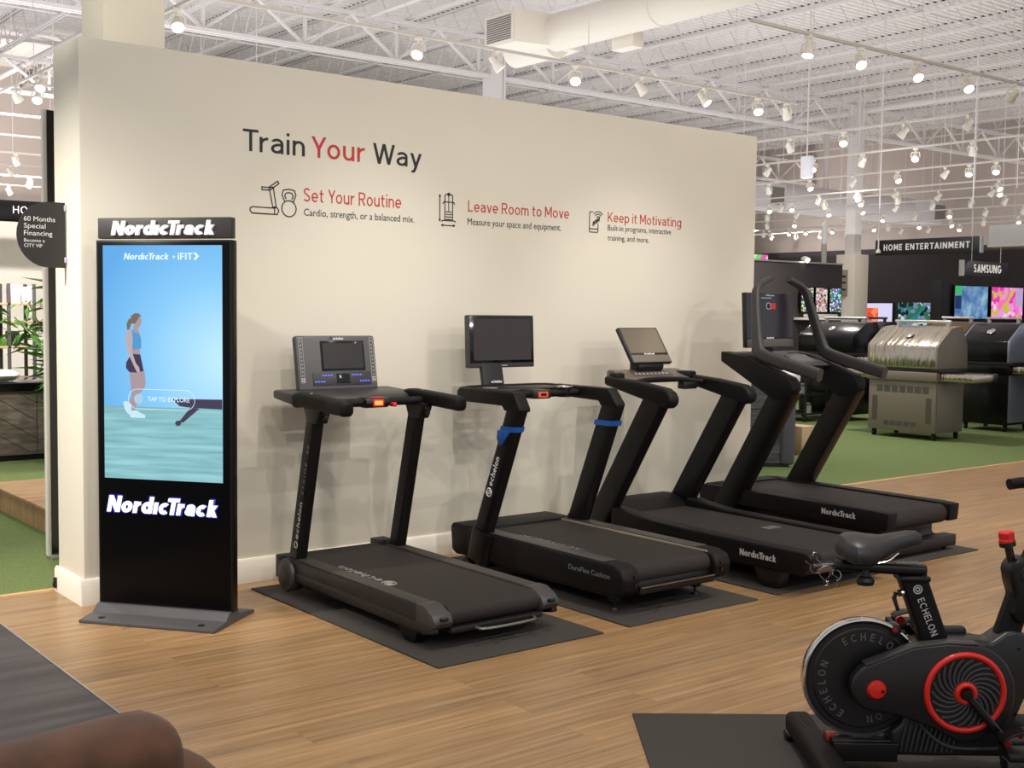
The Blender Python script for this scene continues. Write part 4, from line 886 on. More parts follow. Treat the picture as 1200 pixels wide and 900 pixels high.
ck = bp(MB().sweep([(.297, -.108, .281), (.36, -.118, .205), (.425, -.122, .125)], rr(.026, .016, .006), up=(0, 1, 0)), 'crank_arm', M_BLKG)
bp(MB().cyl((.297, -.09, .281), (.297, -.12, .281), .016), 'crank_boss', M_BLKG, ck)
ck2 = bp(MB().sweep([(.297, .09, .281), (.235, .10, .36), (.17, .105, .44)], rr(.026, .016, .006), up=(0, 1, 0)), 'crank_arm', M_BLKG)
bp(MB().cyl((.297, .04, .281), (.297, .10, .281), .014), 'crank_boss', M_BLKG, ck2)
def pedal(x, z, y, s, k=1.0):
    t = MB().box(x-.045, x+.045, min(y, y+s*.09), max(y, y+s*.09), z-.012, z+.012, .005); p = bp(t, 'pedal', M_BLK)
    ym = y+s*.045
    bp(MB().lathe([(0, 0), (.014, 0), (.014, .012), (.009, .016), (0, .016)], (x-.02, y+s*.0, z+.02), (0, s, 0), 16), 'red_adjuster', mat('dark_red_gloss', rgb(150, 20, 34), .25), p)
    bp(MB().lathe([(0, 0), (.010, 0), (.010, .01), (0, .012)], (x+.02, y+s*.0, z+.045), (0, s, 0), 14), 'red_adjuster', mat('dark_red_gloss', rgb(150, 20, 34), .25), p)
    bp(MB().cyl((x+.02, y+s*.02, z-.0), (x+.02, y-s*.004, z), .008), 'axle_end', M_CHROME, p)
    t = MB().sweep(bez([(x-.04*k, ym, z+.01*k), (x-.05*k, ym, z+.05*k), (x+.03*k, ym, z+.075*k), (x+.075*k, ym, z+.02*k), (x+.05*k, ym, z-.04*k), (x-.03*k, ym, z-.06*k), (x-.045*k, ym, z-.015*k)], 4), rr(.05, .006, .002)); bp(t, 'toe_cage', M_SATIN, p)
    t = MB().tube([(x+.045, ym, z+.03), (x+.085, ym+s*.01, z-.005), (x+.10, ym, z-.03)], .004, 6); bp(t, 'strap', M_BLKG, p)
pedal(.437, .115, -.125, -1); pedal(.175, .435, .11, 1, .55)
# seat post, slider, saddle
d = Vector((.235-.155, 0, .42-.615)).normalized()
sp = bp(MB().sweep([(.148, 0, .628), (.232, 0, .40)], rr(.06, .085, .012), up=(1, 0, 0)), 'seat_post', M_BLKM)
t = MB(); yd = Vector((-d.z, 0, d.x)).normalized(); o_ = Vector((.160, -.0305, .592))
stext(t, 'ECHELON', o_-yd*.013+d*.03, d, yd, .128, .022, .13, .0005, gap=.22); t.ring(o_, NY, .013, .002, 20, 4); t.ring(o_, NY, .006, .002, 14, 4); bp(t, 'post_lettering', M_SILV, sp)
bp(MB().box(.10, .20, -.04, .04, .615, .635, .008), 'post_collar', M_SATIN)
t = MB().cyl((.105, -.01, .575), (.125, -.01, .578), .011); t.sweep([(.098, -.01, .578), (.092, -.01, .56), (.105, -.012, .52)], rr(.014, .014, .005)); bp(t, 'clamp_lever', M_BLK)
bp(MB().cyl((.112, -.01, .577), (.122, -.01, .578), .0115), 'lever_collar', M_CHROME)
sl = bp(MB().sweep([(-.085, 0, .662), (.02, 0, .656), (.19, 0, .648)], rr(.05, .034, .013), up=(0, 0, 1)), 'seat_slider', M_SATIN)
t = MB()
for k in range(9): t.box(.095+k*.009, .097+k*.009, -.015, .012, .671, .674)
bp(t, 'slider_scale', M_SILV, sl)
bp(MB().cyl((-.102, 0, .664), (-.08, 0, .662), .022, n=20), 'slider_cap', M_BLK, sl)
bp(MB().lathe([(0, -.03), (.026, -.028), (.03, -.015), (.024, -.004), (.014, 0), (.012, .02)], (-.005, -.02, .632), NZ, 16), 'slider_knob', M_BLK, sl)
def saddle():
    t = MB(); R = []
    #      x    half width  top   bottom  drop
    for x, w, zt, zb in ((-.082, .055, .735, .705), (-.076, .085, .755, .688), (-.055, .108, .766, .682), (-.02, .108, .766, .68), (.015, .088, .762, .680), (.05, .058, .760, .690), (.09, .040, .768, .708), (.13, .034, .775, .722), (.158, .030, .774, .728), (.172, .020, .764, .734)):
        ring = []
        for i in range(20):
            a = 2*PI*i/20; c, s = math.cos(a), math.sin(a); n = 2.6
            yy = w*math.copysign(abs(c)**(2/n), c); zz = (zt+zb)/2+(zt-zb)/2*math.copysign(abs(s)**(2/n), s)
            zz += -.014*(abs(yy)/.108)**1.5*(1 if s > 0 else 1.2)
            ring.append(Vector((x, yy, zz)))
        R.append(ring)
    return t.rings(R)
sd = bp(saddle(), 'saddle', mat('saddle_vinyl', rgb(40, 38, 39), .42))
for s in (-.02, .02): bp(MB().tube(bez([(-.03, s, .69), (.0, s, .675), (.06, s, .678), (.10, s*.7, .705)], 4), .004), 'saddle_rail', M_CHROME, sd)
bp(MB().box(-.02, .035, -.018, .018, .664, .688, .005), 'saddle_clamp', M_BLK)
# collar clips hanging from a bar at the back of the slider
t = MB().cyl((-.165, 0, .657), (-.10, 0, .663), .006, n=12); bar_ = bp(t, 'clip_bar', M_MGREY)
# handlebar post side, resistance knob
bp(MB().sweep([(.455, 0, .44), (.505, 0, .60)], rr(.062, .075, .02), up=(1, 0, 0)), 'front_post', M_BLKM)
hg = bp(MB().prism(arc(.492, .650, .046, 180, 0, 10)+[(.54, .60), (.53, .53), (.515, .49), (.475, .485), (.452, .52), (.466, .57), (.452, .615)], 'y', -.045, .045, .012, 3), 'handlebar_joint', M_SATIN)
bp(MB().lathe([(0, .004), (.022, .003), (.024, 0)], (.50, -.045, .648), NY, 24), 'joint_cap', M_BLK, hg)
bp(MB().cyl((.47, 0, .66), (.452, 0, .74), .013), 'knob_shaft', M_BLKG)
t = MB().lathe([(0, .03), (.020, .029), (.024, .024), (.0235, .004), (.025, .002), (.025, -.012), (.022, -.016), (0, -.016)], (.449, 0, .748), (-.15, 0, 1), 10); bp(t, 'resistance_knob', M_RED, ang=30)
bp(MB().cyl((.4525, 0, .729), (.4495, 0, .743), .0255, n=20), 'knob_band', M_BLK)
bp(MB().sweep([(.52, 0, .66), (.60, 0, .84), (.62, 0, .90)], rr(.06, .06, .015), up=(1, 0, 0)), 'handlebar_post', M_BLKM)
for s in (-1, 1): bp(MB().tube(bez([(.64, 0, .905), (.64, s*.10, .905), (.64, s*.19, .905), (.58, s*.20, .905), (.53, s*.19, .90)], 4), .019, 12), 'handlebar_grip', M_BLKM)
bp(MB().box(.20, .345, .03, .07, .425, .455, .01), 'brake_cover', M_BLK)
t = MB().lathe([(0, .02), (.018, .018), (.022, 0), (.022, -.02), (0, -.02)], (.10, .0, .455), (0, -1, 0), 16); bp(t, 'brake_caliper', M_BLKG)
bp(MB().cyl((.095, -.024, .46), (.095, -.018, .46), .008), 'brake_bolt', mat('dark_red_gloss', rgb(150, 20, 34), .25))
# dumbbell collar clips on the bar
CM = Matrix.Translation((1.29, -3.57, .008)) @ Matrix.Rotation(BROT, 4, 'Z')
def clip(x, y, z, rot, tw, R, label):
    P = [(-R*1.15, -.004, R*1.75), (-R*.9, -.004, R*1.15)]+[(R*math.cos(math.radians(a)), (a-270)*.00003, R*math.sin(math.radians(a))) for a in range(130, 416, 13)]+[(R*.9, .006, R*1.15), (R*1.15, .006, R*1.75), (R*.8, .006, R*2.0), (R*.45, .006, R*1.7)]
    t = MB().tube(P, .0021, 6); o = build(t, 'spring_clip', mat('spring_steel', rgb(150, 146, 140), .3, .9))
    o.location = CM @ Vector((x, y, z)); o.rotation_euler = (0, rot, BROT+tw)
    return tag(o, label, 'collar clip', None)
clip(-.160, -.01, .657, -.5, .25, .021, 'wire spring clip on the bar behind the bike saddle, at its outer tip')
clip(-.128, -.012, .640, 2.6, .15, .021, 'wire spring clip behind the bike saddle, middle one of three on the bar')
clip(-.098, -.014, .632, 3.6, -.2, .017, 'wire spring clip behind the bike saddle, closest of three to the saddle')
M = MB(); M.box(-.675, .80, -1.0, .515, -.0075, 0, .002); M.mi = 1
for k in range(7): M.box(-.60+.006*k, -.57+.01*k, -.02-.022*k, -.016-.022*k, -.0002, .0008)
bm_ = build(M, 'floor_mat', [M_RUB, M_BLK]); bm_.location = (1.29, -3.57, .008); bm_.rotation_euler = (0, 0, BROT+.012)
tag(bm_, 'large black rubber mat under the spin bike in the right corner', 'mat')

# ================================================================ ARMCHAIR
A = thing('armchair', 'brown suede armchair cut off at the bottom left corner, on dark tiles', 'armchair', (-1.61, -3.88, 0), 0.13)
def ap(t, name): return build(t, name, M_SUEDE, A, world=False)
def pad(x0, x1, y0, y1, z0, z1, r): return MB().box(x0, x1, y0, y1, z0, z1, r, 5)
def roll(x0, x1, yc, zc, ry, rz):
    t = MB(); R = []
    for x, k in ((x0, .75), (x0+.03, .95), (x0+.10, 1), ((x0+x1)/2, 1.0), (x1-.08, 1.04), (x1-.03, 1.0), (x1-.008, .9), (x1, .75)):
        R.append([Vector((x, yc+ry*k*math.copysign(abs(math.cos(2*PI*i/20))**.75, math.cos(2*PI*i/20)), zc+rz*k*math.copysign(abs(math.sin(2*PI*i/20))**.75, math.sin(2*PI*i/20)))) for i in range(20)])
    return t.rings(R)
ap(roll(-.35, .72, .42, .498, .115, .095), 'armrest'); ap(pad(-.35, .69, .33, .51, .08, .50, .03), 'arm_panel'); ap(pad(.62, .83, .29, .53, .10, .50, .09), 'arm_front_pad')
ap(roll(-.35, .72, -.48, .498, .115, .095), 'armrest'); ap(pad(-.35, .69, -.57, -.39, .08, .50, .03), 'arm_panel'); ap(pad(.62, .83, -.59, -.35, .10, .50, .09), 'arm_front_pad')
ap(pad(-.30, .80, -.38, .32, .28, .50, .07), 'seat_cushion'); ap(pad(-.30, .70, -.38, .32, .08, .28, .02), 'seat_base')
ap(pad(-.48, -.25, -.40, .34, .30, .98, .09), 'backrest')
for x in (-.38, .62):
    for y in (-.50, .44): build(MB().cyl((x, y, 0), (x, y, .085), .02, .028, 12), 'leg', M_BLK, A, world=False)

# ================================================================ LEFT SIDE, BEHIND THE PARTITION
t = MB(); t.mi = 0; t.box(.19, .245, 1.10, 1.20, .004, 2.57, .002)
P_ = thing('display_divider', 'tall narrow panel with a silver edge and black face just behind the partition end', 'panel', (.5, 1.15, .004))
build(MB().box(.190, .213, 1.185, 1.225, .02, 2.575, .002), 'edge_trim', mat('pale_silver_trim', rgb(222, 216, 208), .45), P_); build(MB().box(.213, .80, 1.18, 1.23, .02, 2.57), 'panel_face', M_BLKG, P_); build(MB().box(.20, .80, 1.14, 1.26, .004, .03, .003), 'floor_plate', M_ALU, P_)
t = MB().box(-.03, -.004, .36, .382, .02, .075, .004); t.box(-.034, -.03, .364, .378, .028, .05, .001)
o = build(t, 'outlet_box', M_BLK); recenter(o, (-.016, .37, .02)); tag(o, 'small black outlet box at the foot of the partition end', 'outlet')
# semicircular financing sign clipped to the partition end
S = thing('financing_sign', 'black half-round hanging sign with white financing offer, clipped to the partition end', 'sign', (-.004, .2, 1.81))
pts = [(-.006, 1.652), (-.006, 1.972)]+[(-.085+.152*math.cos(math.radians(a))*1.0, 1.812+.16*math.sin(math.radians(a))) for a in range(90, 271, 10)]
build(MB().prism(pts, 'y', .197, .203, 0), 'sign_panel', mat('sign_black', rgb(38, 35, 34), .5), S)
t = MB()
for s, z, w, c in (('60 Months', 1.875, .148, .0245), ('Special', 1.841, .102, .0245), ('Financing', 1.806, .134, .0245), ('Become a', 1.774, .097, .017), ('CITY VIP', 1.749, .086, .017)):
    t.text(s, (-.203, .1965, z), (1, 0, 0), (0, 0, 1), w, c, .0006, 0)
build(t, 'sign_lettering', M_WHITE, S)
M_CLIP = mat('clear_plastic', rgb(196, 184, 214), .2)
for z in (1.69, 1.945): build(MB().box(-.012, 0.0, .19, .21, z-.014, z+.014, .003), 'sign_clip', M_CLIP, S)
# ply platform
t = MB().box(.41, 2.6, 1.55, 3.32, .15, .172, .004); o = thing('platform', 'low birch plywood platform on the turf at the left edge', 'platform', (1.5, 2.4, .004))
build(t, 'deck_top', M_PLY, o); build(MB().box(.43, 2.58, 1.57, 3.30, .004, .15), 'side_boards', M_PLY, o); build(MB().box(.407, 2.6, 2.42, 2.43, .1722, .1728), 'deck_joint', M_CHEV, o)
# outdoor bar with chevron panel
o = thing('outdoor_counter', 'grey-brown counter with chevron board front, behind the plywood platform', 'counter', (.6, 6.2, .004))
build(MB().box(-1.2, 2.4, 5.8, 6.6, .06, .66, .004), 'counter_body', M_CHEV, o); build(MB().box(-1.2, 2.4, 5.84, 6.56, .004, .06), 'plinth', M_BLK, o)
t = MB()
for k in range(14):
    xa = -1.9+k*.27; za = .645; xb = xa+.90; zb = .085
    if xa < -1.19: za -= (-1.19-xa)*.622; xa = -1.19
    if xb > 1.5: zb += (xb-1.5)*.622; xb = 1.5
    if xb-xa > .05: t.sweep([(xa, 5.799, za), (xb, 5.799, zb)], rr(.005, .003, .001, 1), up=(0, 1, 0))
t.box(1.50, 1.506, 5.797, 5.80, .08, .65); build(t, 'board_joints', mat('joint_dark', rgb(60, 52, 48), .7), o)
build(MB().box(-1.24, 2.44, 5.76, 6.64, .66, .74, .01), 'counter_top', M_BLKG, o)
t = MB(); R = []
for x, k in ((.70, .4), (.73, .8), (.85, 1), (1.2, 1), (1.34, .9), (1.40, .4)):
    R.append([Vector((x, 6.05+.20*k*math.cos(2*PI*i/16), .80+.058*k*math.sin(2*PI*i/16))) for i in range(16)])
o = build(t.rings(R), 'cushion', mat('cushion_white', rgb(226, 222, 220), .9)); recenter(o, (1.05, 6.05, .742)); tag(o, 'white cushion lying on the glossy black top of the chevron counter', 'cushion')
# bamboo plant
o = thing('potted_bamboo', 'leafy green bamboo plant in front of the chevron counter at left', 'plant', (1.72, 5.3, .004))
build(MB().lathe([(.15, .0), (.2, .42), (.21, .44), (.19, .44), (.17, .38), (0, .38)], (1.72, 5.3, .004), NZ, 24), 'pot', M_DGREY, o)
random.seed(21); t = MB(); L = MB()
for k in range(10):
    a = random.uniform(0, 2*PI); top = Vector((1.46+random.uniform(-.26, .22), 5.3+random.uniform(-.15, .2), random.uniform(.85, 1.62)))
    P = bez([(1.72+.08*math.cos(a), 5.3+.08*math.sin(a), .38), (1.68+random.uniform(-.1, .1), 5.3, .75), tuple(top)], 5); t.tube(P, .007, 6)
    for q in range(44):
        p = P[random.randrange(2, len(P))]; az = random.uniform(0, 2*PI); ln = random.uniform(.17, .32); dr = Vector((math.cos(az), math.sin(az), random.uniform(-.6, .4))).normalized()
        off = dr*random.uniform(.0, .16); sd_ = dr.cross(Vector((random.uniform(-.6, .6), random.uniform(-.6, .6), 1))).normalized(); nn = sd_.cross(dr)
        b0 = p+off; w = ln*.085
        L.poly([b0, b0+dr*ln*.35+sd_*w+nn*.01, b0+dr*ln+nn*-.03, b0+dr*ln*.35-sd_*w+nn*.01])
build(t, 'stems', M_STEM, o); build(L, 'foliage', M_LEAF, o)
# shelving unit against the white wall
o = thing('shelving_unit', 'grey steel shelving unit with pale wood shelves by the white back wall at left', 'shelf', (2.4, 11.2, .004))
for x in (1.55, 2.69, 3.02-.0, 3.45):
    for y in (11.0, 11.4): build(MB().box(x-.02, x+.02, y-.02, y+.02, .004, 1.75), 'shelf_post', M_DGREY if y > 11.2 else M_MGREY, o)
for z in (.45, .88, 1.22, 1.46): build(MB().box(1.5, 3.5, 10.98, 11.42, z, z+.03, .003), 'shelf_board', M_SHELFW, o)
for i, (x0, x1, z0, h, m, lab) in enumerate(((2.74, 2.86, 1.49, .24, M_WHITEG, 'white box file on the upper shelf, left of two'), (2.88, 3.02, 1.49, .22, M_WHITEG, 'white box file on the upper shelf, right of two'), (2.72, 2.84, .91, .20, M_BLK, 'black box standing on the middle shelf of the steel shelving'), (2.60, 2.70, .91, .10, M_LEAF, 'small green planter on the middle shelf of the steel shelving'))):
    q = build(MB().box(x0, x1, 11.05, 11.3, z0, z0+h, .008), 'storage_box', m); recenter(q, ((x0+x1)/2, 11.17, z0)); tag(q, lab, 'box')
# department sign at left
o = thing('department_sign', 'long black hanging sign with partly hidden white letters at the left edge', 'sign', (2.4, 12, 2.64))
build(MB().box(-.5, 4.6, 12, 12.05, 2.642, 2.945, .004), 'sign_panel', M_BLKG, o)
t = MB(); stext(t, 'HO', (3.04, 11.998, 2.762), (1, 0, 0), (0, 0, 1), .20, .105, .1, .004, gap=.2); build(t, 'sign_lettering', M_WHITE, o)
for x in (0, 4.4): build(MB().cyl((x, 12.02, 2.94), (x, 12.02, 6.3), .006, n=6), 'hanger_wire', M_STEEL, o)

# ================================================================ RIGHT SIDE: TURF DEPARTMENT
hx = Vector((-.77, .64, 0)).normalized(); hrot = math.atan2(hx.y, hx.x)
o = thing('hot_tub', 'hot tub with grey woodgrain side panels and white shell, behind the right-hand treadmill', 'hot tub', (7.19, 1.40, .004), hrot)
# local: x along left face (from the front corner), y: inwards is negative
t = MB().box(.10, 1.75, -1.75, -.02, .03, .80, .02); t2 = build(t, 'cabinet', M_TUBP, o, world=False)
for z in (.28, .55): build(MB().box(.10, 1.75, -1.76, -.012, z, z+.008), 'panel_joint', M_BLK, t2, world=False)
M_TUBC = mat('tub_corner_grey', rgb(88, 84, 92), .5)
for x, y in ((.0, -.13), (1.72, -.13), (0, -1.80), (1.72, -1.80)): build(MB().box(x, x+.14, y, y+.14, .02, .81, .04, 4), 'corner_post', M_TUBC, o, world=False)
build(MB().box(.05, 1.81, -1.77, -.03, 0, .03), 'plinth', M_BLK, o, world=False)
t = MB().box(-.03, 1.89, -1.84, .04, .80, .90, .035, 4); build(t, 'shell_rim', M_WHITEG, o, world=False)
build(MB().lathe([(.04, 0), (.03, .012), (0, .012)], (.25, -.12, .90), NZ, 14), 'rim_cap', M_MGREY, o, world=False)
q = build(MB().box(8.05, 8.25, 2.0, 2.35, .004, .30, .006), 'wooden_crate', M_SHELFW); recenter(q, (8.15, 2.17, .004)); tag(q, 'tan wooden crate on the turf beside the hot tub', 'crate')

def grill(name, label, bx, y0, y1, depth, body, lid, side, H=.70, lid_h=.50, shelf=True, vents=True, handle=M_ALU, badge=True, group=None):
    o = thing(name, label, 'grill', (bx+depth/2, (y0+y1)/2, .004))
    cab = build(MB().box(bx, bx+depth, y0, y1, .09, H, .006), 'cabinet', body, o)
    build(MB().box(bx+.02, bx+depth-.02, y0-.008, y0, .12, H-.02, .002), 'side_panel', side, cab)
    if vents:
        def slots(ya, yb, za, zb, n, t):
            for k in range(n):
                z = za+(zb-za)*k/n; t.box(bx-.002, bx+.002, ya, yb, z, z+(zb-za)/n*.5)
        w = y1-y0
        G_ = [[(y0+.10*w+w*.80*k/7, y0+.10*w+w*.80*(k+.8)/7, H-.15, H-.07, 7) for k in range(7)], [(y0+.28*w+w*.5*k/5, y0+.28*w+w*.5*(k+.8)/5, .15, .21, 6) for k in range(5)],
              [(y0+.06*w, y0+.14*w, .20, .50, 26)], [(y1-.14*w, y1-.06*w, .20, .50, 26)]]
        for g_ in G_:
            t = MB()
            for q_ in g_: slots(*q_, t)
            build(t, 'vent_slots', mat('vent_shadow_grey', rgb(70, 67, 62), .6), cab)
    build(MB().box(bx-.03, bx+depth+.02, y0-.02, y1+.02, H-.01, H+.10, .012), 'firebox', body, o)
    build(MB().box(bx-.01, bx+depth-.02, y0-.05, y1+.05, H+.10, H+.14, .004), 'firebox_lip', M_BLK, o)
    prof = [(bx-.02, H+.14), (bx-.02, H+.14+lid_h*.50)]+[(bx-.005, H+.14+lid_h*.56), (bx+.26, H+.14+lid_h*.94), (bx+.32, H+.14+lid_h*.97), (bx+depth-.10, H+.14+lid_h), (bx+depth+.02, H+.14+lid_h*.55), (bx+depth+.03, H+.14)]
    l = build(MB().prism(prof, 'y', y0+.0, y1-.0, .02, 3), 'lid', lid, o)
    for y, m in ((y0-.02, side), (y1-.01, side)): build(MB().prism([(a, b) for a, b in prof], 'y', y, y+.03, .006), 'lid_end', m, l)
    z = H+.14+lid_h+.05; hh = build(MB().tube([(bx+depth-.18, y0+.08, z), (bx+depth-.18, y1-.08, z)], .018, 10), 'handle', handle, l)
    for y in (y0+.12, y1-.12): build(MB().box(bx+depth-.20, bx+depth-.16, y-.015, y+.015, z-.07, z), 'handle_bracket', handle, hh)
    if badge: build(MB().lathe([(0, .01), (.045, .008), (.055, 0)], (bx+.13, (y0+y1)/2, H+.14+lid_h*.78), (-.55, 0, .83), 16), 'badge', M_CHROME, l)
    if shelf:
        for s, ya in ((-1, y0-.02), (1, y1+.02)):
            build(MB().box(bx+.02, bx+depth, min(ya, ya+s*.42), max(ya, ya+s*.42), H+.0, H+.095, .02), 'side_shelf', M_STAIN if handle is M_ALU else body, o)
    for x in (bx+.06, bx+depth-.06):
        for y in (y0+.05, y1-.05):
            c = build(MB().cyl((x, y-.015, .034), (x, y+.015, .034), .03, n=14), 'caster', M_BLKG, o); build(MB().box(x-.02, x+.02, y-.022, y+.022, .05, .09, .003), 'caster_fork', M_SATIN, c)
    return o
M_GB = mat('grill_black', rgb(12, 12, 13), .2, spec=.3); M_GP = mat('grill_pale_side', rgb(150, 156, 172), .3, .6)
grill('gas_grill', 'stainless steel gas grill with vented back panel on the turf', 10.45, 1.99, 2.90, .58, M_STAINP, M_STAIN, M_STAINP)
grill('gas_grill', 'black gas grill with shiny black lid, right of the stainless grill', 12.2, 2.10, 2.74, .60, M_GB, M_GB, M_GP, H=.74, vents=False)
grill('gas_grill', 'black gas grill seen between the uprights of the last treadmill', 11.75, 4.10, 4.98, .62, M_GB, M_GB, M_GB, H=.80, lid_h=.42, vents=False)
grill('gas_grill', 'black grill with a black handle behind the others, next to the cream pillar', 13.6, 5.05, 5.75, .6, M_GB, M_GB, M_GB, H=.80, lid_h=.42, vents=False, handle=M_BLK, shelf=False, badge=False)
grill('gas_grill', 'bronze-lidded grill half hidden behind the stainless grill', 13.1, 3.30, 3.95, .6, M_GB, mat('bronze_lid', rgb(120, 98, 66), .3, 1), M_GB, H=.74, vents=False, shelf=False, badge=False)
grill('gas_grill', 'black grill with steel shelf cut off by the right edge', 12.9, 1.0, 1.75, .6, M_GB, M_GB, M_GP, H=.72, vents=False)
# smoker internals seen between the uprights
q = thing('accessory_rack', 'black wire rack of grill tools beside the black grill, low behind the last treadmill', 'rack', (11.3, 4.6, .004))
for z in (.10, .36, .62): build(MB().box(11.1, 11.6, 4.35, 5.0, z, z+.02, .004), 'rack_shelf', M_BLK, q)
for x in (11.12, 11.58):
    for y in (4.37, 4.98): build(MB().box(x-.012, x+.012, y-.012, y+.012, .06, .85), 'rack_post', M_BLK, q)
for x in (11.15, 11.55):
    for y in (4.40, 4.95): build(MB().cyl((x, y-.012, .04), (x, y+.012, .04), .036, n=14), 'caster', M_BLKG, q)
random.seed(5)
for i, (y, z, lab) in enumerate(((4.45, .12, 'small grey parts jar on the bottom shelf of the tool rack'), (4.7, .38, 'small silver canister on the middle shelf of the tool rack, left one'), (4.55, .38, 'small silver canister on the middle shelf of the tool rack, right one'), (4.6, .64, 'silver canister on the top shelf of the tool rack'))):
    c = build(MB().lathe([(0, 0), (.05, 0), (.05, .10), (.03, .12), (.03, .14), (0, .14)], (0, 0, 0), NZ, 14), 'canister', M_ALU); c.location = (11.28, y, z); tag(c, lab, 'canister')

# ---- televisions
def tv(label, c, w, h, facing, m, mount=None, depth=.05):
    # facing 'x' looks towards -x (image x runs along -y); 'y' looks towards -y
    o = thing('television', label, 'television', c, -PI/2 if facing == 'x' else 0)
    build(MB().box(-w/2-.015, w/2+.015, 0, depth, -h/2-.015, h/2+.015, .004), 'tv_casing', M_BLKG, o, world=False)
    build(MB().box(-w/2, w/2, -.003, 0, -h/2, h/2), 'screen', m, o, world=False)
    build(MB().box(-.15, .15, depth, depth+.055, -.1, .1), 'wall_mount', M_BLK, o, world=False)
    return o
def flatpic(name, items):
    return [glow(name+str(i), c, s) for i, (c, s) in enumerate(items)]
pn = picture('pic_blue_map', [rgb(60, 90, 140), rgb(90, 130, 180), rgb(120, 160, 200), rgb(160, 196, 220)], 4, .9, 'NOISE')
o = tv('television showing a blue map-like picture on the black display wall, left of the bank', (18.52, 6.42, 1.705), 1.10, .60, 'y', pn)
build(MB().box(-.55, -.34, -.0036, -.003, .14, .30), 'screen_inset', glow('pic_green', rgb(60, 190, 110), .9), o, world=False); build(MB().box(-.55, -.34, -.0036, -.003, -.12, .12), 'screen_inset', glow('pic_navy', rgb(30, 60, 110), .8), o, world=False)
o = tv('television showing a bright pink and yellow picture, in the middle of the bank', (19.77, 6.42, 1.705), 1.12, .60, 'y', picture('pic_pink', [rgb(230, 60, 170), rgb(250, 110, 200), rgb(236, 150, 220), rgb(200, 190, 60), rgb(240, 200, 230)], 9, 1.0))
build(MB().box(.30, .54, -.0036, -.003, -.06, .28), 'screen_inset', glow('pic_lilac', rgb(190, 170, 220), .9), o, world=False)
tv('television with a green and white picture cut off by the right frame edge', (21.0, 6.42, 1.72), 1.0, .60, 'y', picture('pic_greenw', [rgb(60, 150, 70), rgb(220, 230, 220), rgb(30, 80, 40), rgb(140, 200, 120)], 5, .9))
tv('wall television showing a mountain scene on the charcoal far wall', (29.43, 14.68, 1.44), 1.34, .76, 'x', picture('pic_mountain', [rgb(20, 30, 40), rgb(50, 110, 80), rgb(120, 140, 170), rgb(30, 130, 130), rgb(200, 220, 220)], 8, .9))
o = tv('television with a white picture and an orange square, right beside the cream pillar', (29.43, 16.3, 1.38), 1.5, .84, 'x', glow('pic_white_tv', rgb(220, 214, 246), 1))
build(MB().box(-.22, .26, -.0036, -.003, -.12, .28), 'screen_inset', picture('pic_orange', [rgb(240, 90, 50), rgb(250, 140, 90), rgb(230, 70, 60)], 3, 1.0), o, world=False)
for i, (x, lab) in enumerate(((14.36, 'left'), (14.74, 'middle'), (15.12, 'right'))):
    tv('tall screen with a colourful mosaic picture on the dark partition, %s of three' % lab, (x, 6.92, 1.70), .30, .40, 'y', picture('pic_mosaic%d' % i, [(rgb(20, 30, 20), rgb(230, 210, 140), rgb(60, 140, 50), rgb(240, 240, 240), rgb(20, 40, 120)), (rgb(240, 220, 230), rgb(90, 60, 40), rgb(190, 200, 160), rgb(210, 120, 150)), (rgb(40, 160, 70), rgb(60, 90, 220), rgb(220, 240, 220), rgb(20, 60, 30), rgb(160, 60, 170))][i], 34, .95))
tv('bright screen whose top edge shows above the dark partition', (15.3, 8.9, 2.35), .78, .40, 'y', picture('pic_top', [rgb(230, 90, 170), rgb(240, 220, 200), rgb(110, 220, 110), rgb(60, 200, 90)], 5, 1.0))
bpy.context.view_layer.update()
tvb = [q for q in bpy.data.objects if q.get('label', '').startswith('bright screen whose')][0]
build(MB().box(-.05, .05, .06, .12, -2.34, .1), 'stand_post', M_BLK, tvb, world=False); build(MB().box(-.3, .3, -.1, .3, -2.346, -2.32), 'stand_base', M_BLK, tvb, world=False)
o = build(MB().box(-.6, .6, -.15, .15, 0, .04, .004), 'console_shelf', M_SHOWW); o.location = (14.7, 6.84, 1.36); tag(o, 'pale narrow shelf under the three mosaic screens', 'shelf')
o = thing('soundbar', 'pale soundbar standing on the shelf under the mosaic screens', 'soundbar', (14.6, 6.82, 1.40)); build(MB().box(14.2, 15.0, 6.77, 6.87, 1.405, 1.46, .012), 'soundbar_body', M_SILV, o); build(MB().box(14.25, 14.3, 6.765, 6.77, 1.42, 1.445), 'indicator', M_EBLUE, o)
for x in (14.3, 14.9): build(MB().box(x-.03, x+.03, 6.79, 6.85, 1.40, 1.406), 'foot', M_BLK, o)
o = thing('partition_spotlight', 'small white spotlight on top of the dark partition', 'spotlight', (14.35, 6.95, 2.335)); build(MB().lathe([(.02, 0), (.06, .02), (.07, .06), (.03, .085), (0, .09)], (14.35, 6.98, 2.335), NZ, 14), 'lamp_body', M_FIX, o); build(MB().cyl((14.35, 6.93, 2.36), (14.35, 6.915, 2.35), .04), 'lens', M_LAMPON, o)
o = thing('pillar_sign', 'small grey bracket sign fixed to the cream pillar', 'sign', (21.2, 10.9, 2.2)); build(MB().box(20.75, 21.28, 11.20, 11.24, 1.88, 2.48, .004), 'sign_panel', mat('sign_taupe', rgb(150, 140, 128), .6), o); build(MB().box(20.68, 20.75, 11.17, 11.27, 1.86, 2.5), 'sign_edge', M_ALU, o)
t = MB(); 
for z in (2.30, 2.16, 2.0): t.box(20.85, 21.2, 11.195, 11.2, z, z+.05)
build(t, 'sign_marks', M_BLK, o)

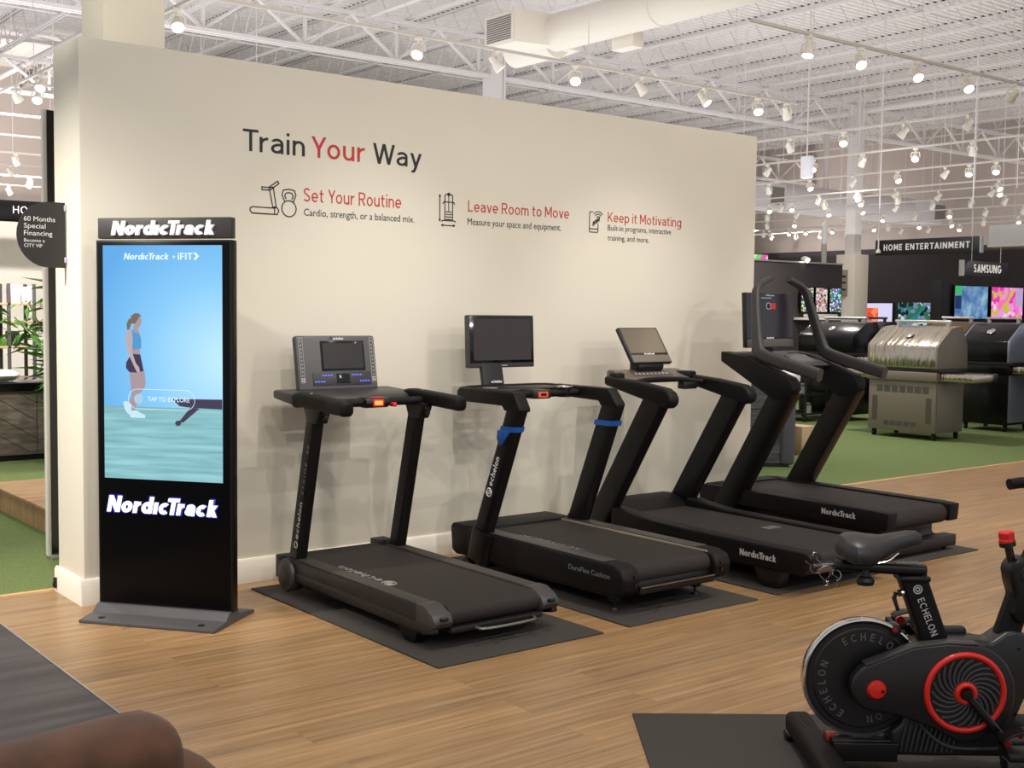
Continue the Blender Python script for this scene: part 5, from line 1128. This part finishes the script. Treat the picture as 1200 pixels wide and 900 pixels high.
# ---- hanging signs
o = thing('department_sign', 'black hanging sign reading HOME ENTERTAINMENT in white capitals', 'sign', (15, 5.13, 2.43))
build(MB().box(15, 15.06, 4.20, 6.068, 2.43, 2.680, .004), 'sign_panel', mat('sign_charcoal', rgb(22, 20, 23), .5), o)
t = MB(); stext(t, 'HOME', (14.998, 5.905, 2.507), (0, -1, 0), (0, 0, 1), .345, .10, .18, .004, gap=.22); build(t, 'sign_word', M_WHITE, o)
t = MB(); stext(t, 'ENTERTAINMENT', (14.998, 5.495, 2.507), (0, -1, 0), (0, 0, 1), 1.125, .10, .18, .004, gap=.22); build(t, 'sign_word', M_WHITE, o)
build(MB().box(14.995, 15.065, 4.18, 4.205, 2.425, 2.685), 'end_cap', M_ALU, o)
for x, y, z in ((14.96, 5.98, 2.50), (15.1, 4.4, 2.60)): build(MB().cyl((x, y, z), (x, y, 6.3), .012, n=8), 'hanger_rod', M_STEEL, o); build(MB().lathe([(0, 0), (.045, 0), (.035, .04), (.015, .07), (0, .07)], (x, y, z-.03), NZ, 12), 'rod_foot', M_FIX, o)
o = thing('brand_sign', 'small black hanging sign reading SAMSUNG above the bank of televisions', 'sign', (13.35, 3.3, 2.0), 0)
a_ = MB().box(13.27, 14.43, 3.4, 3.46, 2.02, 2.225, .004); build(a_, 'sign_panel', mat('sign_navy', rgb(26, 24, 34), .4), o); build(MB().box(13.245, 13.27, 3.395, 3.465, 2.015, 2.235), 'end_cap', M_ALU, o)
t = MB(); stext(t, 'SAMSUNG', (13.50, 3.398, 2.07), (1, 0, 0), (0, 0, 1), .72, .115, .19, .004, gap=.12); build(t, 'sign_lettering', M_WHITE, o)
for x in (13.5, 14.25): build(MB().cyl((x, 3.43, 2.22), (x, 3.43, 6.3), .004, n=6), 'hanger_wire', M_STEEL, o)
o = thing('lightbox', 'white rectangular light box hanging at the right edge above the televisions', 'light box', (13.5, 2.2, 2.41)); build(MB().box(13.4, 13.6, 1.2, 3.13, 2.43, 2.70, .006), 'box_body', M_WHITEG, o); build(MB().box(13.39, 13.61, 1.19, 3.14, 2.405, 2.432), 'bottom_tray', mat('tray_cream', rgb(240, 232, 215), .5), o)
for y in (1.6, 2.8): build(MB().cyl((13.5, y, 2.69), (13.5, y, 6.3), .006, n=6), 'hanger_wire', M_STEEL, o)
o = thing('hanging_speaker', 'white box speaker hanging from a rod above the right-hand departments', 'speaker', (11.6, 4.86, 3.35)); build(MB().box(11.6, 11.68, 4.77, 4.94, 3.35, 3.65, .01), 'speaker_cabinet', M_WHITEG, o); build(MB().cyl((11.64, 4.86, 3.65), (11.64, 4.86, 6.3), .011, n=8), 'hanger_rod', M_STEEL, o); build(MB().box(11.61, 11.67, 4.79, 4.92, 3.345, 3.35), 'speaker_grille', M_LAMPDIM, o)

# ---- ducts
o = thing('air_duct', 'large round white duct with square louvred outlet above the partition', 'duct', (7.2, 5.0, 4.6))
zc = 4.72
build(MB().cyl((7.26, 5.12, zc), (7.34, -4.5, zc), .21, n=40), 'duct_tube', M_DUCT, o)
build(MB().cyl((7.36, 6.0, zc-.05), (7.36, 5.2, zc-.05), .205, n=40), 'duct_tube', M_DUCT, o)
bx = build(MB().prism([(6.68, 5.72), (6.68, 5.14), (6.86, 5.10), (7.06, 5.06), (7.60, 5.06), (7.72, 5.72)], 'z', zc-.17, zc+.20, .008), 'outlet_box', M_DUCT, o)
build(MB().box(6.665, 6.685, 5.16, 5.70, zc-.15, zc+.18, .004), 'grille_frame', M_DUCT, bx)
t = MB()
for k in range(11): z = zc-.125+k*.026; t.box(6.658, 6.667, 5.20, 5.66, z, z+.014)
build(t, 'grille_louvres', M_GRILLE, bx)
build(MB().box(7.45, 7.62, 4.0, 4.35, zc-.30, zc-.12, .01), 'side_branch', M_DUCT, o)
for y in (3.4, 0.8):
    build(MB().ring((7.26+(5.12-y)*.0083, y, zc), (0, 1, 0), .212, .010, 36, 6), 'duct_band', M_DUCT, o)
    build(MB().tube([(7.2, y, zc+.19), (7.2, y, 6.3)], .01, 6), 'hanger_strap', M_STEEL, o)
o = thing('air_duct', 'round pale mauve duct across the far upper wall, with square end outlets', 'duct', (24, 14, 4.3))
build(MB().cyl((20.6, 14, 4.37), (28.0, 14, 4.37), .36, n=32), 'duct_tube', M_DUCTF, o)
for x0, x1, gx in ((20.6, 22.0, 21.4), (27.6, 28.9, 28.5)):
    e = build(MB().box(x0, x1, 13.62, 14.38, 4.05, 4.68, .02), 'outlet_box', M_DUCTF, o); build(MB().box(gx, gx+.5, 13.61, 13.63, 4.15, 4.58), 'grille', M_GRILLE, e)
for x in (23, 26): build(MB().cyl((x, 14, 4.7), (x, 14, 6.3), .012, n=6), 'hanger_strap', M_STEEL, o)

# ================================================================ TRACK LIGHTING
def lampheads():
    P = []
    for tilt in (18, 42, 68):
        a = math.radians(tilt); ax = Vector((math.sin(a), 0, -math.cos(a))); c = Vector((0, 0, -.125))
        st = MB().box(-.018, .018, -.035, .035, -.032, 0, .004); st.cyl((0, 0, -.03), (0, 0, -.062), .011, n=10)
        yk = MB(); yk.sweep([(0, .062, -.135), (0, .06, -.085), (0, .045, -.062), (0, -.045, -.062), (0, -.06, -.085), (0, -.062, -.135)], [(-.007, -.003), (.007, -.003), (.007, .003), (-.007, .003)], up=(1, 0, 0))
        bd = MB().lathe([(0, -.09), (.026, -.088), (.032, -.06), (.034, -.03), (.05, .015), (.056, .05), (.056, .062), (.050, .062), (.047, .052)], c, ax, 20, cap=False)
        ln = MB().lathe([(0, .056), (.03, .058), (.049, .054), (.049, .048), (0, .046)], c, ax, 20)
        P.append((st, yk, bd, ln))
    return P
HEADS = []
for st, yk, bd, ln in lampheads():
    ms = []
    for t, nm in ((st, 'mounting_stem'), (yk, 'yoke'), (bd, 'lamp_body'), (ln, 'lens')):
        o = build(t, nm, M_FIX if nm != 'lens' else M_LAMPON); ms.append(o.data); bpy.data.objects.remove(o)
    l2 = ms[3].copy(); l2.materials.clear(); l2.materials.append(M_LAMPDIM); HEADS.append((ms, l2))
ORD = ['first', 'second', 'third', 'fourth', 'fifth', 'sixth', 'seventh', 'eighth', 'ninth', 'tenth', 'eleventh', 'twelfth']
rl = random.Random(4)
CROT = YAW
def head(x, y, z, tilt, az, lit, label, group):
    o = thing('track_spotlight', label, 'spotlight', (x, y, z), az, group)
    ms, dim = HEADS[tilt]
    for me, nm in zip(ms, ('mounting_stem', 'yoke', 'lamp_body', 'lens')):
        c = bpy.data.objects.new(nm, dim if (nm == 'lens' and not lit) else me); COL.objects.link(c); c.parent = o
    return o
def track(label, p0, p1, heads, desc, wires=3, ztop=6.3):
    p0, p1 = Vector(p0), Vector(p1); mid = (p0+p1)/2
    o = thing('lighting_track', label, 'track', tuple(p0))
    dx, dy = abs(p1.x-p0.x), abs(p1.y-p0.y)
    w = .013
    build(MB().box(min(p0.x, p1.x)-(w if dx < dy else 0), max(p0.x, p1.x)+(w if dx < dy else 0), min(p0.y, p1.y)-(w if dy < dx else 0), max(p0.y, p1.y)+(w if dy < dx else 0), p0.z, p0.z+.027), 'track_rail', mat('rail_white', rgb(196, 188, 178), .5), o)
    for i in range(wires):
        q = p0.lerp(p1, (i+.5)/wires); build(MB().cyl((q.x, q.y, q.z+.03), (q.x, q.y, ztop), .004, n=5), 'suspension_wire', M_STEEL, o)
    n = len(heads)
    for i, h in enumerate(heads):
        pos, tilt, lit = h[:3]; az = h[3] if len(h) > 3 else None
        x, y = (pos, p0.y) if dx > dy else (p0.x, pos)
        # azimuth: towards the viewer side of the store or away, as each lamp is turned
        if az is None: az = math.radians(rl.uniform(190, 260)) if lit else math.radians(rl.uniform(0, 130))
        head(x, y, p0.z, tilt, az, lit, 'white spotlight, %s from the left on %s' % (ORD[i], desc), 'spotlights on '+desc)
A0 = math.radians
track('white lighting track running just above the top of the cream partition', (-1.5, 3.25, 3.9), (9.4, 3.25, 3.9),
      [(4.1, 1, 1, A0(215)), (4.98, 1, 1, A0(330)), (5.96, 1, 1, A0(232)), (6.87, 1, 1, A0(330)), (7.82, 1, 1, A0(290)), (8.7, 1, 1, A0(232)), (9.2, 1, 0, A0(20))], 'the track above the cream partition', 5)
track('white lighting track passing behind the boxed column towards the left edge', (2.08, 2.6, 3.932), (2.08, 9.4, 3.932),
      [(8.35, 1, 0, A0(30)), (7.45, 1, 1, A0(235)), (3.8, 1, 1, A0(250))], 'the track passing behind the boxed column', 2)
track('short cross track behind the left end of the partition', (2.1, 8.05, 3.9), (5.2, 8.05, 3.9), [(2.22, 1, 1, A0(245))], 'the short cross track at upper left', 1)
track('white lighting track nearest the ceiling at upper right', (5.9, .95, 3.9), (12.5, .95, 3.9),
      [(6.66, 0, 1, A0(200)), (7.4, 1, 1, A0(240)), (8.3, 1, 1, A0(240)), (9.18, 1, 1, A0(240)), (10.05, 2, 0, A0(60))], 'the highest track at upper right', 4)
for i, (y, hs) in enumerate(((10.45, []), (12.4, []), (14.5, [(3.79, 1, 0)]), (16.2, [(4.18, 1, 0)]), (18.1, [(5.06, 1, 1)]), (20.0, [(5.2, 1, 0)]))):
    track('white lighting track across the far left of the store, %s from the front' % ORD[i], (-2, y, 3.9), (7.2, y, 3.9), hs, 'the %s far-left cross track' % ORD[i], 4)

CX, CY, CZ = CAM
def y_on(px, x):      # where a ray through image column px meets the vertical plane of a track at this x
    a = YAW+math.atan((px-600)/1403.15); return CY+(x-CX)/math.tan(a)
RT = [('a', 11.5, 2.3, 6.4, [(919, 0), (981, 1), (1050, 0), (1125, 0)]), ('b', 13.6, 1.8, 7.6, [(894, 0), (947, 1), (1004, 0), (1065, 1), (1131, 0), (1196, 1)]),
      ('c', 15.92, 2.4, 10.2, [(896, 0), (943, 1), (993, 0), (1045, 1), (1100, 0), (1128, 1), (1159, 1)]), ('d', 18.33, 3.2, 11.5, [(954, 0), (999, 1), (1043, 0), (1163, 1), (1197, 0)]),
      ('e', 19.3, 4.6, 13.2, [(897, 1), (911, 0), (923, 1), (961, 0), (1003, 1), (1046, 0), (1093, 0), (1155, 0), (1164, 1)]), ('f', 21.0, 4.9, 15.1, [(895, 0), (929, 0), (966, 1), (1005, 1), (1044, 0), (1087, 0), (1132, 0), (1171, 0), (1199, 0)]),
      ('g', 23.26, 5.4, 16.8, [(895, 0), (927, 1), (960, 0), (994, 1), (1030, 1), (1067, 0), (1107, 1), (1149, 0), (1193, 0)]), ('h', 25.93, 6.2, 18.8, [(891, 0), (899, 0), (921, 1), (940, 1), (971, 1), (1019, 1), (1036, 0), (1072, 1), (1109, 1), (1147, 0), (1187, 1)]),
      ('i', 27.39, 6.6, 20.0, [(901, 0), (929, 0), (957, 1), (987, 0), (1051, 0), (1083, 0), (1119, 1)])]
for i, (n, x, y0, y1, hs) in enumerate(RT):
    H = [(y_on(px, x), 1, lit) for px, lit in hs]
    track('long white lighting track over the right-hand departments, %s from the front' % ORD[i], (x, y0, 3.9), (x, y1, 3.9), H, 'the %s long track at right' % ORD[i], 4 if i not in (6, 8) else 5)
track('short cross track between the long tracks at far right', (17.9, 5.2, 3.932), (20.4, 5.2, 3.932), [(20.2, 1, 0)], 'the short cross track at far right', 1)
